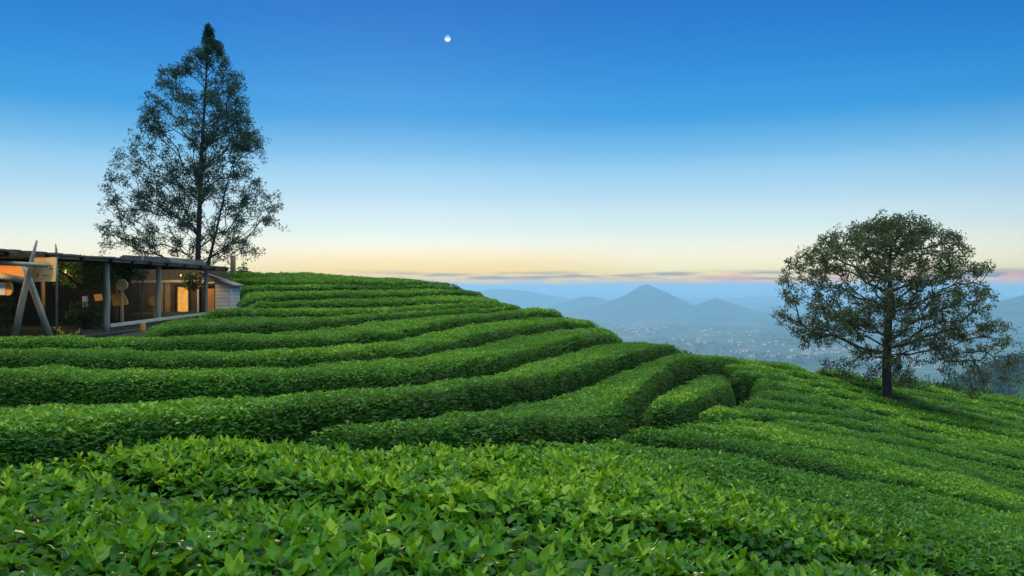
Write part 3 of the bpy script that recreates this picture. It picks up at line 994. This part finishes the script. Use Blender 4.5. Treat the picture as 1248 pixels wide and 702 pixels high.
oc = np.hypot(att[:, 0] - xp(245, TD2), att[:, 1] - TD2)
Nn, ch, rd = grow(trunk2, att, slope=0.72, zmin=zp(345, TD2), wlen=0.38, sag=-0.02, rtip=0.011, rpow=0.40, order=oc, wild=0.04, step=0.4)
tree_mesh('trunk', Nn, ch, rd, M_BARK, tree2, trunk_rad=[0.17, 0.14, 0.125, 0.11, 0.085, 0.06, 0.04, 0.015])
# the slender side stem that leans right from the foot
side_stem = MB().tube([pix(247, 372, TD2 - 0.3), pix(255, 318, TD2 - 0.4), pix(264, 280, TD2 - 0.5), pix(275, 230, TD2 - 0.6), pix(286, 192, TD2 - 0.7)], [0.085, 0.07, 0.055, 0.04, 0.015], 7)
side_stem.build('side_stem', M_BARK, tree2, True)
tips = [att]
for c in ch[1:]:
    if len(c) > 5:
        tips.append(Nn[c[-4]][None] + rng.normal(0, 0.12, (1, 3)))
tips = np.vstack(tips)
sub = np.repeat(tips, 3, axis=0)
sub = sub + rng.normal(0, 0.16, (len(tips) * 3, 3)) * np.clip(0.12 + (zp(30, TD2) - sub[:, 2:3]) / 4.0, 0.12, 1)
tips = np.vstack([tips, sub])
pos, d, nn, ll, tint = crown_leaves(tips, rng.integers(12, 24, len(tips)), rng.uniform(0.10, 0.25, len(tips)) * np.clip(0.22 + (zp(30, TD2) - tips[:, 2]) / 4.0, 0.22, 1), 0.16, 0.8, None, 0.4, -0.2)
V, T, tt_ = leaves_lo(pos, d, nn, ll, ll * 0.26, tint)
mesh_obj('crown', V, [(T, 0)], M_CONE_LEAF, tree2, True, tt_)


# --- bushes: stems with leaf clumps
def bush(name, label, c, rx, ry, h, n, L, mat, cat='bush', group=None, tint0=0.45):
    c = np.array(c, float)
    o = empty(name, tuple(c), label, cat, group)
    m = MB()
    tipsb = []
    for _ in range(max(4, n // 8)):
        a_ = rng.uniform(0, 6.28); q = math.sqrt(rng.random())
        e = c + np.array([rx * q * math.cos(a_), ry * q * math.sin(a_), h * rng.uniform(0.5, 0.95) * (1 - 0.35 * q * q)])
        mid_ = c + (e - c) * 0.5 + np.array([0, 0, 0.12 * h])
        m.tube([c, mid_, e], [0.02, 0.013, 0.006], 5, False)
    m.build('stems', M_BARK, o, True)
    v = rng.normal(size=(n, 3)); v /= np.linalg.norm(v, axis=1)[:, None]
    q = rng.random(n) ** 0.4
    P_ = np.stack([v[:, 0] * rx * q, v[:, 1] * ry * q, h * 0.5 + v[:, 2] * h * 0.5 * q], 1) + c
    P_[:, 2] += 0.15 * h * (fbm(P_[:, 0] * 2, P_[:, 1] * 2, 3, 2) - 0.5)
    pos, d, nn, ll, tint = crown_leaves(P_, rng.integers(7, 14, n), np.full(n, 0.16 * max(rx, h)), L, 0.8, None, tint0)
    V, T, t_ = leaves_lo(pos, d, nn, ll, ll * 0.5, tint)
    mesh_obj('foliage', V, [(T, 0)], mat, o, True, t_)
    return o


def on_ground(px, d, lift=0.0):
    x = xp(px, d)
    return (x, d, float(ground_z(np.array([x]), np.array([d]))[0]) + lift)


bush('bush', 'dark rounded bush left of the round tree trunk, above the tea', on_ground(1040, 44, 0.3), 0.55, 0.5, 1.25, 70, 0.12, M_BUSH_LEAF)
bush('bush', 'low bush close behind the round tree trunk, on its left', on_ground(1058, 44, 0.3), 0.6, 0.5, 0.95, 60, 0.12, M_BUSH_LEAF)
bush('bush', 'spreading bush just right of the round tree trunk', on_ground(1108, 45, 0.3), 1.3, 0.6, 1.35, 110, 0.13, M_BUSH_LEAF, tint0=0.55)
bush('bush', 'long low bush on the skyline beneath the drooping right branches', on_ground(1150, 48, 0.3), 1.8, 0.6, 1.0, 120, 0.13, M_BUSH_LEAF, tint0=0.55)
bush('shrub', 'small shrub on the hill crest beside the stub post', on_ground(296, 46, 0.4), 0.30, 0.25, 0.9, 26, 0.13, M_BUSH_LEAF, 'shrub')

# ------------------------------------------------------------------ shelter
fz = -1.22
SH = empty('open_shelter', (-12.5, 26, fz), 'long open timber shelter with low flat roof and grey posts on the left', 'shelter')
ev = lambda d: np.interp(d, [14, 18, 22.5, 26.9, 33.6], [-11.15, -11.2, -11.34, -11.83, -12.1])
# roof: sheet sloping gently to the back, with a front fascia
ds_ = [13.5, 18, 22.5, 26.9, 30, 33.6]
fz_top = lambda d: np.interp(d, [14, 22.5, 26.9, 33.6], [0.775, 0.80, 0.83, 0.815])
rf = MB()
y_ = 13.5
while y_ < 33.6:
    w_ = rng.uniform(0.24, 0.40)
    ja, jz, jb = rng.uniform(-0.07, 0.07), rng.uniform(-0.012, 0.014), rng.uniform(-0.1, 0.1)
    x_a, z_a, x_b, z_b = ev(y_) + 0.35 + ja, fz_top(y_) + jz, ev(y_ + w_) + 0.35 + ja, fz_top(y_ + w_) + jz
    rf.hexa([(x_a, y_, z_a), (x_b, y_ + w_ - 0.012, z_b), (x_b - 4.6 + jb, y_ + w_ - 0.012, z_b + 0.10), (x_a - 4.6 + jb, y_, z_a + 0.10),
             (x_a, y_, z_a + 0.045), (x_b, y_ + w_ - 0.012, z_b + 0.045), (x_b - 4.6 + jb, y_ + w_ - 0.012, z_b + 0.145), (x_a - 4.6 + jb, y_, z_a + 0.145)])
    y_ += w_
rf.build('roof', M_ROOF, SH)
fa = MB()
for a_, b_ in zip(ds_[:-1], ds_[1:]):
    fa.beam((ev(a_) + 0.20, a_, fz_top(a_) - 0.045), (ev(b_) + 0.20, b_, fz_top(b_) - 0.045), 0.05, 0.06)
fa.build('fascia', M_POLE, SH)
bm_ = MB()
for d_ in np.arange(14.2, 33.5, 1.6):
    bm_.beam((ev(d_) + 0.3, d_, fz_top(d_) - 0.06), (ev(d_) - 4.2, d_, fz_top(d_) + 0.03), 0.07, 0.10)
bm_.build('rafters', M_DARKWALL, SH)
for d_, wd in ((15.6, 0.075), (22.5, 0.085), (26.9, 0.085), (31.6, 0.085)):
    zs = np.linspace(fz - 0.15, float(fz_top(d_)) - 0.03, 7)
    MB().tube([(ev(d_) + 0.015 * math.sin(q * 1.3 + d_), d_ + 0.012 * math.cos(q * 3 + d_), z_) for q, z_ in enumerate(zs)], [wd * (1.08 - 0.03 * q + 0.025 * math.sin(q * 2.9 + d_)) for q in range(7)], 10).build('post', M_POST, SH, True)
for d_, off in ((18.6, 2.3), (20.4, 2.0), (24.6, 2.8), (29.5, 2.6)):
    MB().tube([(ev(d_) - off, d_, fz - 0.1), (ev(d_) - off + 0.03, d_, fz + 1.0), (ev(d_) - off, d_, 0.78)], [0.065, 0.06, 0.06], 8).build('post', M_TANPOST, SH, True)
MB().beam((ev(22.5) + 0.02, 22.62, -1.06), (ev(31.6) - 0.02, 31.5, -1.00), 0.07, 0.09).build('rail', M_RAIL, SH)
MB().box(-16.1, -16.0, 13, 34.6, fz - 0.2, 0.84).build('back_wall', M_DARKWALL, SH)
ew = MB()
ew.box(-16.0, -14.38, 34.5, 34.6, fz - 0.2, 0.80)
ew.box(-13.86, -12.25, 34.5, 34.6, fz - 0.2, 0.80)
ew.box(-14.38, -13.86, 34.5, 34.6, 0.05, 0.80)
ew.build('end_wall', M_BROWNWALL, SH)
MB().box(-14.37, -13.87, 34.58, 34.66, fz - 0.1, 0.045).build('lit_doorway', M_LITDOOR, SH)
dm_ = MB()
dm_.box(-14.45, -14.37, 34.43, 34.499, fz - 0.1, 0.12)
dm_.box(-13.87, -13.79, 34.43, 34.499, fz - 0.1, 0.12)
dm_.box(-14.37, -13.87, 34.43, 34.499, 0.05, 0.12)
dm_.build('door_frame', M_DARKWALL, SH)
for x_ in (-15.05, -14.75):
    MB().box(x_ - 0.11, x_ + 0.11, 34.42, 34.495, fz - 0.1, 0.20).build('wall_plank', M_TANPOST, SH)
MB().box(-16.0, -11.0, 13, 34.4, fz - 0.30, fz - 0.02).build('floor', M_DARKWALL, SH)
MB().beam((-16, 33.8, 0.26), (-12.6, 33.4, 0.30), 0.05, 0.10).build('white_beam', M_WHITE, SH)

# gable roof of the house behind, seen over the flat roof
HB = empty('small_house', (-16.5, 39, -1.2), 'dark gable-roofed house half hidden behind the shelter', 'house')
MB().box(-18.6, -15.6, 37.2, 41, -1.3, 0.9).build('wall', M_DARKWALL, HB)
MB().prism([(-18.9, 37.0, 0.88), (-15.25, 37.0, 0.88), (-15.9, 37.0, 1.42), (-17.9, 37.0, 1.52)], (0, 4.3, 0)).build('roof', M_DARKROOF, HB)

# white plank shed at the far end
SD = empty('plank_shed', (-11.9, 33.5, -0.95), 'little white plank shed with dark lean-to roof at the far end of the shelter', 'shed')
sw = MB()
for k in range(8):
    sw.box(-12.18, -11.5, 33.0, 33.06, -1.0 + k * 0.145, -1.0 + k * 0.145 + 0.132)
    sw.box(-11.56, -11.501, 33.06, 34.0, -1.0 + k * 0.145, -1.0 + k * 0.145 + 0.132)
sw.build('wall', M_WHITEWALL, SD)
MB().box(-12.85, -11.58, 33.07, 33.95, -1.1, 0.12).build('dark_interior', M_DARKWALL, SD)
MB().prism([(-13.05, 32.85, 0.66), (-11.36, 32.85, 0.12), (-11.36, 32.85, 0.05), (-13.05, 32.85, 0.56)], (0, 1.3, 0)).build('roof', M_DARKROOF, SD)
MB().box(-12.52, -12.22, 33.0, 33.05, -0.98, -0.02).build('orange_door', M_ORANGE, SD)
for x0_, x1_, z0_, z1_ in ((-12.84, -12.2, 0.19, 0.25), (-12.84, -12.5, 0.04, 0.10), (-12.9, -12.845, -1.0, 0.6), (-11.54, -11.48, -1.0, 0.0)):
    MB().box(x0_, x1_, 32.95, 32.998, z0_, z1_).build('white_trim', M_WHITE, SD)

# crossed poles in front
AF = empty('crossed_pole_frame', (-10.3, 17.6, fz), 'frame of crossed grey poles standing before the shelter at the left edge', 'pole frame')
AD = 17.6
pp = lambda px, py, d=AD: tuple(pix(px, py, d))
MB().tube([pp(17, 416, AD - .15), pp(26, 372, AD - .08), pp(34, 338, AD), pp(40, 312, AD + .04), pp(45, 293, AD + .08)], [0.075, 0.068, 0.06, 0.04, 0.02], 8).build('pole', M_POLE, AF, True)
MB().tube([pp(63, 416, AD + .45), pp(47, 372, AD + .28), pp(36, 341, AD + .17), pp(27, 322, AD + .12)], [0.07, 0.066, 0.06, 0.045], 8).build('pole', M_POST, AF, True)
MB().tube([pp(-70, 319, AD - .12), pp(0, 320.5, AD - .12), pp(58, 323.5, AD - .12)], [0.055, 0.055, 0.045], 8).build('crossbar', M_POST, AF, True)
MB().tube([pp(-70, 331, AD + .3), pp(0, 336.5, AD + .3), pp(36, 343, AD + .3)], [0.08, 0.08, 0.07], 8).build('crossbar', M_POST, AF, True)

# boards hung under the eave
def board(name, label, poly, d, mat, cat='sign', th=0.04):
    P3 = np.array([pix(a_, b_, d) for a_, b_ in poly])
    o = empty(name, tuple(P3.mean(0)), label, cat)
    MB().prism(P3, (0, th, 0)).build('panel', mat, o)
    return o


s1 = board('sign_board', 'pale tan rectangular board with faint lettering, hung under the shelter eave', [(41, 314), (68.5, 313.5), (67, 343), (38.5, 343.5)], 18.9, M_SIGN)
def stroke(px0, px1, py, hgt, d=18.888):
    MB().hexa([pix(px0, py + hgt, d), pix(px1, py + hgt, d), pix(px1, py + hgt, d + 0.008), pix(px0, py + hgt, d + 0.008),
              pix(px0, py, d), pix(px1, py, d), pix(px1, py, d + 0.008), pix(px0, py, d + 0.008)]).build('letter_stroke', M_INK, s1)
for px0, px1, py in ((52, 54.2, 335), (54.8, 56.2, 335.2), (56.8, 59, 334.9), (59.3, 60.3, 335), (60.4, 61.8, 323), (62.2, 65, 323.4), (60, 62.6, 327.2), (63.2, 65.6, 327)):
    stroke(px0, px1, py, 0.9)
MB().prism([pix(44.2, 337.5, 18.888), pix(44.6, 334.6, 18.888), pix(45.6, 332.8, 18.888), pix(46.9, 334.2, 18.888), pix(46.4, 337, 18.888)], (0, 0.008, 0)).build('emblem', M_INK, s1)
arc_ = [(26 + 5.5 * math.cos(t), 330 - 8.5 * math.sin(t)) for t in np.linspace(-1.45, 1.45, 9)]
s2 = board('wooden_board', 'orange wooden board with rounded right end behind the crossed poles', [(-40, 321.5), (-40, 338.5)] + arc_, 18.4, M_ORANGE)
MB().prism([pix(-39, 323.5, 18.385), pix(-39, 326.8, 18.385), pix(17, 326.3, 18.385), pix(17, 323.3, 18.385)], (0, 0.012, 0)).build('red_stripe', M_RED, s2)
arc_ = [(11 + 4 * math.cos(t), 352 - 8 * math.sin(t)) for t in np.linspace(-1.5, 1.5, 9)]
s3 = board('wooden_board', 'small orange board with white panel at the left picture edge', [(-14, 344), (-14, 360)] + arc_, 18.2, M_ORANGE)
MB().prism([pix(-12, 345, 18.18), pix(-12, 359.5, 18.18), pix(6.5, 359.5, 18.18), pix(6.5, 345, 18.18)], (0, 0.012, 0)).build('white_panel', M_WHITE, s3)


def round_sign(label, px, py, r_, d, foot):
    o = empty('round_wooden_sign', tuple(pix(px, foot, d)), label, 'sign', 'round wooden signs')
    t = np.linspace(0, 2 * np.pi, 18, endpoint=False)
    MB().prism([pix(px + r_ * 1.05 * math.cos(a_), py + r_ * math.sin(a_) * (1 + 0.08 * math.sin(3 * a_)), d) for a_ in t], (0, 0.06, 0)).build('disc', M_ROUND, o)
    MB().tube([pix(px + 1.5, foot, d + .1), pix(px + 0.8, (py + foot) / 2, d + .1), pix(px + 0.5, py - r_ * 0.5, d + .1)], [0.05, 0.045, 0.04], 7).build('stake', M_TANPOST, o, True)
    return o


round_sign('tan wood-slice sign on a thin stake between the first and second grey posts', 148, 347, 6.8, 24.0, 408)
round_sign('tan wood-slice sign half hidden behind the second grey post', 187.5, 366.5, 6.5, 27.8, 398)
s4 = board('wooden_board', 'reddish orange board low between the two front grey posts', [(135, 358), (150, 357), (155, 366), (156, 371), (138, 373)], 24.6, M_ORANGE)
MB().tube([pix(140, 373, 24.7), pix(140, 405, 24.7)], [0.04, 0.045], 6).build('stake', M_DARKWALL, s4, True)
s5 = board('wooden_board', 'dim brown board in the shade left of the first grey post', [(114, 359), (124, 358), (125, 366), (116, 367)], 25.5, M_ROUND)
MB().tube([pix(119, 367, 25.55), pix(119.5, 402, 25.55)], [0.035, 0.04], 6).build('stake', M_DARKWALL, s5, True)
o = empty('wooden_block', tuple(pix(174, 405, 24.0)), 'short upright orange wooden block under the sloping rail', 'block')
MB().tube([pix(174, 407, 24.0), pix(174, 400, 24.0), pix(174, 393.5, 24.0)], [0.085, 0.08, 0.078], 10).build('block_body', M_ORANGE, o)
cl_o = empty('hanging_cloth', tuple(pix(104, 374, 24.5)), 'pale blue cloth hanging in the dark shelter', 'cloth')
cv = MB()
cpx = np.linspace(100.5, 107, 9)
rows_ = []
for py in np.linspace(361, 374, 6):
    rows_.append([pix(px + 0.4 * math.sin(py), py + 0.5 * math.sin(px), 24.5 + 0.06 * math.sin(px * 2.1 + py * 0.1)) for px in cpx])
A_ = np.array(rows_); n_, m_ = A_.shape[:2]
V_ = np.vstack([A_.reshape(-1, 3), A_.reshape(-1, 3) + [0, 0.015, 0]])
i = np.arange(n_ - 1)[:, None] * m_; j = np.arange(m_ - 1)[None]
Qf = np.stack([i + j, i + j + 1, i + m_ + j + 1, i + m_ + j], -1).reshape(-1, 4)
cv.add(V_, np.vstack([Qf, Qf[:, ::-1] + n_ * m_]))
cv.build('fabric', M_BLUECLOTH, cl_o, True)

# bulbs added under the roof to brighten the boards and the doorway
M_ADDED_BULB = lit_material('added_bulb_glass', (1.0, 0.62, 0.25), 6.0)
for (x_, y_, z_, e_, lab) in ((-11.75, 17.5, 0.55, 55, 'small warm bulb added under the eave to light the tan sign board'), (-13.1, 23.6, 0.48, 60, 'small warm bulb added in the middle of the shelter as fill light'),
                              (-13.3, 32.3, 0.50, 60, 'small warm bulb added near the lit doorway as fill light')):
    o = empty('added_bulb', (x_, y_, z_), lab, 'added lamp')
    MB().tube([(x_, y_, z_ + 0.05), (x_, y_, z_ + 0.2), (x_, y_, 0.80)], [0.006, 0.006, 0.006], 6).build('cord', M_DARKWALL, o)
    MB().tube([(x_, y_, z_ - 0.035), (x_, y_, z_ - 0.028), (x_, y_, z_ - 0.005), (x_, y_, z_ + 0.02), (x_, y_, z_ + 0.05)], [0.008, 0.02, 0.032, 0.026, 0.012], 12).build('bulb', M_ADDED_BULB, o, True)
    lt = bpy.data.objects.new('bulb_light', bpy.data.lights.new('bulb_light', 'POINT'))
    COL.objects.link(lt)
    lt.parent = o
    lt.location = (0, 0, -0.07)
    lt.data.energy = e_
    lt.data.color = (1.0, 0.60, 0.26)
    lt.data.shadow_soft_size = 0.03

# thin sticks standing up past the roof
for px, t0, t1, d_, lab in ((68.5, 312, 297, 19.3, 'thin stick rising past the roof edge beside the tan sign'), (173.5, 316, 302, 27.5, 'short thin stick rising from the roof ahead of the gable')):
    tag(MB().tube([pix(px + 0.4, t0 + 90, d_), pix(px + 0.4, t0, d_), pix(px, (t0 + t1) / 2, d_), pix(px - 0.7, t1, d_)], [0.03, 0.03, 0.024, 0.012], 6).build('thin_stick', M_POLE, None, True), lab, 'stick')
tag(MB().tube([on_ground(284, 44.5, -0.1), tuple(pix(284, 330, 44.5)), tuple(pix(284.2, 312, 44.5))], [0.15, 0.15, 0.14], 9).build('stub_post', M_TANPOST, None, True),
    'thick brown stub post on the hill crest against the sky', 'post')

# greenery in and around the shelter
def hanging(label, px, py, d, rx, h, n):
    c = pix(px, py, d)
    o = bush('hanging_plant', label, (c[0], c[1], c[2] - h), rx, 0.5, h, n, 0.10, M_BUSH_LEAF, 'plant', 'plants hanging under the shelter roof', 0.4)
    return o


hanging('trailing green plant hung under the roof left of the first grey post', 100, 316, 23.5, 1.0, 0.85, 120)
hanging('bushy green plant hung under the roof right of the first grey post', 152, 317, 26.0, 0.75, 0.80, 90)
hanging('bluish green creeper bunched at the last grey post of the shelter', 236, 330, 32.0, 0.45, 0.8, 60)
bush('shrub', 'dark leafy shrub inside the shelter behind the crossed poles', (-13.6, 20.5, fz), 1.0, 0.9, 1.1, 120, 0.11, M_BUSH_LEAF, 'shrub')
bush('shrub', 'dark leafy shrub at the foot of the first grey post', (-12.6, 23.8, fz), 0.7, 0.6, 0.75, 80, 0.10, M_BUSH_LEAF, 'shrub')
bush('shrub', 'tall dark shrub filling the shade left of the crossed poles', (-14.2, 17.8, fz), 1.2, 1.0, 1.6, 150, 0.11, M_BUSH_LEAF, 'shrub')
for px, d_, lab in ((72, 18.6, 'small yellow plant tuft just right of the crossed poles'), (86, 18.8, 'small pale yellow tuft between the crossed poles and the first grey post'), (98, 19.0, 'upright yellow tuft nearest the first grey post')):
    c = pix(px, 413, d_)
    bush('yellow_plant', lab, (c[0], c[1], c[2]), 0.05, 0.05, 0.30, 4, 0.07, M_YELLOW_LEAF, 'plant', 'yellow plants by the shelter', 0.5)

# ------------------------------------------------------------------ far woods and the town in the valley
def woods(n, gen, s0, s1, name, per=46):
    P_ = gen(n)
    P_[:, 2] = ground_z(P_[:, 0], P_[:, 1])
    hgt = rng.uniform(s0, s1, len(P_))
    k = np.repeat(np.arange(len(P_)), per)
    v = rng.normal(size=(len(k), 3)); v /= np.linalg.norm(v, axis=1)[:, None]
    v[:, 2] = np.abs(v[:, 2]) * 1.2 - 0.25
    q = rng.random(len(k)) ** 0.35
    pos = P_[k] + np.stack([v[:, 0] * hgt[k] * 0.38 * q, v[:, 1] * hgt[k] * 0.38 * q, hgt[k] * (0.45 + 0.5 * v[:, 2] * q)], 1)
    L = hgt[k] * rng.uniform(0.14, 0.26, len(k))
    V, T, t_ = leaves_lo(pos, rng.normal(size=pos.shape), rng.normal(size=pos.shape) + [0, 0, 1], L, L * 0.8, np.clip(0.5 + 0.2 * rng.normal(size=len(k)) + 0.2 * rng.normal(size=len(P_))[k], 0, 1))
    return tag(mesh_obj(name, V, [(T, 0)], M_FOREST, None, True, t_), kind='stuff')


def gen_spur(n):
    return np.stack([rng.uniform(400, 1000, n), rng.normal(840, 110, n), np.zeros(n)], 1)


def gen_valley(n):
    d_ = 1700 * (7500 / 1700) ** rng.random(n * 3)
    px = rng.uniform(560, 1330, n * 3)
    x = xp(px, d_)
    m = fbm(x / 420, d_ / 420, 55, 3) > 0.53
    x, d_ = x[m][:n], d_[m][:n]
    return np.stack([x, d_, np.zeros(len(x))], 1)


woods(2600, gen_spur, 11, 20, 'forest', 40)
woods(2600, gen_valley, 12, 26, 'woodland', 14)

HOUSE_WALL = plain_material('pale_render', (0.30, 0.29, 0.28), 0.8, 0.12, 0.05)
HOUSE_ROOF = plain_material('tile_roof', (0.32, 0.17, 0.12), 0.8, 0.2, 0.05)
hm = []
for kind, (hx, hy, hh, rh) in enumerate(((9, 6, 6, 3), (16, 9, 11, 0.5), (7, 7, 5, 3.5))):
    V = [(-hx, -hy, -4), (hx, -hy, -4), (hx, hy, -4), (-hx, hy, -4), (-hx, -hy, hh), (hx, -hy, hh), (hx, hy, hh), (-hx, hy, hh),
         (-hx - .6, -hy - .6, hh), (hx + .6, -hy - .6, hh), (hx + .6, hy + .6, hh), (-hx - .6, hy + .6, hh), (-hx, 0, hh + rh), (hx, 0, hh + rh)]
    Q = [[0, 1, 5, 4], [1, 2, 6, 5], [2, 3, 7, 6], [3, 0, 4, 7]]
    Vw = []; Qw = []
    for wx in np.linspace(-hx * 0.65, hx * 0.65, 3):
        for wz in ([1.5] if hh < 8 else [1.5, 5.5]):
            b_ = len(V) + len(Vw)
            Vw += [(wx - 1.1, -hy - .05, wz), (wx + 1.1, -hy - .05, wz), (wx + 1.1, -hy - .05, wz + 2.2), (wx - 1.1, -hy - .05, wz + 2.2)]
            Qw.append([b_, b_ + 1, b_ + 2, b_ + 3])
    Rq = [[8, 9, 13, 12], [10, 11, 12, 13]]
    Rt = [[11, 8, 12], [9, 10, 13]]
    o = mesh_obj('valley_house', np.array(V + Vw, float), [(Q, 0), (Rq, 1), (Rt, 1), (Qw, 2)], [HOUSE_WALL, HOUSE_ROOF, M_LITWIN], None, False)
    hm.append(o)
spots = []
clusters = [(775, 400, 26, 4.5, 30), (800, 403, 22, 4, 22), (822, 411, 12, 4, 8), (845, 416, 16, 5, 18), (905, 428, 14, 5, 16), (862, 402, 20, 4, 12), (915, 404, 14, 4, 10), (935, 420, 18, 5, 14),
            (975, 430, 26, 6, 22), (1010, 428, 20, 5, 18), (890, 412, 40, 8, 16), (1060, 436, 30, 6, 18), (1120, 445, 20, 5, 10), (760, 398, 20, 3, 10), (940, 433, 14, 4, 10)]
for (px, py, sx_, sy_, n) in clusters:
    for _ in range(int(n * 0.5)):
        a_, b_ = px + rng.normal(0, sx_ * 0.6), py + abs(rng.normal(0, sy_ * 0.6)) * (1 if rng.random() < .7 else -1)
        d_ = 300 * FPX / max(b_ - CY, 38)
        spots.append((xp(a_, d_), d_))
for q, (x, y) in enumerate(spots):
    src = hm[rng.integers(0, 3)]
    if q < 3:
        o = hm[q]
    else:
        o = src.copy(); COL.objects.link(o)
    z = float(ground_z(np.array([x]), np.array([y]))[0])
    o.location = (x, y, z)
    o.rotation_euler = (0, 0, math.atan2(-x, y) + rng.normal(0, 0.35))
    s_ = rng.uniform(0.8, 1.35)
    o.scale = (s_, s_, s_)
    tag(o, 'pale far house of the town in the misty valley, lit windows', 'house', 'houses of the town in the valley')

# ------------------------------------------------------------------ moon
mc = pix(545.5, 47, 120000)
mm, k, b, out = material('moon')
g = k.n('ShaderNodeTexCoord')
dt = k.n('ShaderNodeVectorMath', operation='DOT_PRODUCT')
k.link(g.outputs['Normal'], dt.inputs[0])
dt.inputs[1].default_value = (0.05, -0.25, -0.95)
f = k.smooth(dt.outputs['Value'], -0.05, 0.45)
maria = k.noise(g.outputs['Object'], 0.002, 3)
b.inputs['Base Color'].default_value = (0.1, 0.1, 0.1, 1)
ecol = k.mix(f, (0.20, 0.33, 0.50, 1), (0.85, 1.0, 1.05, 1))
k.link(k.mix(0.25, ecol, k.ramp(maria, [(0.3, (0.3, 0.4, 0.5)), (0.7, (0.9, 1, 1))]), 'MULTIPLY'), b.inputs['Emission Color'])
b.inputs['Emission Strength'].default_value = 1.0
rm_ = 3.8 / FPX * 120000
lat = np.linspace(0, math.pi, 17); lon = np.arange(32) / 32 * 2 * math.pi
V = np.array([(rm_ * math.sin(a_) * math.cos(c_), rm_ * math.sin(a_) * math.sin(c_), rm_ * math.cos(a_)) for a_ in lat for c_ in lon])
i = np.arange(16)[:, None] * 32; j = np.arange(32)[None]
Q = np.stack([i + j, i + 32 + j, i + 32 + (j + 1) % 32, i + (j + 1) % 32], -1).reshape(-1, 4)
mo = mesh_obj('moon', V, [(Q, 0)], mm, None, True)
mo.location = tuple(mc)
tag(mo, 'small pale moon, brightest along its lower edge, in the blue sky', 'moon')
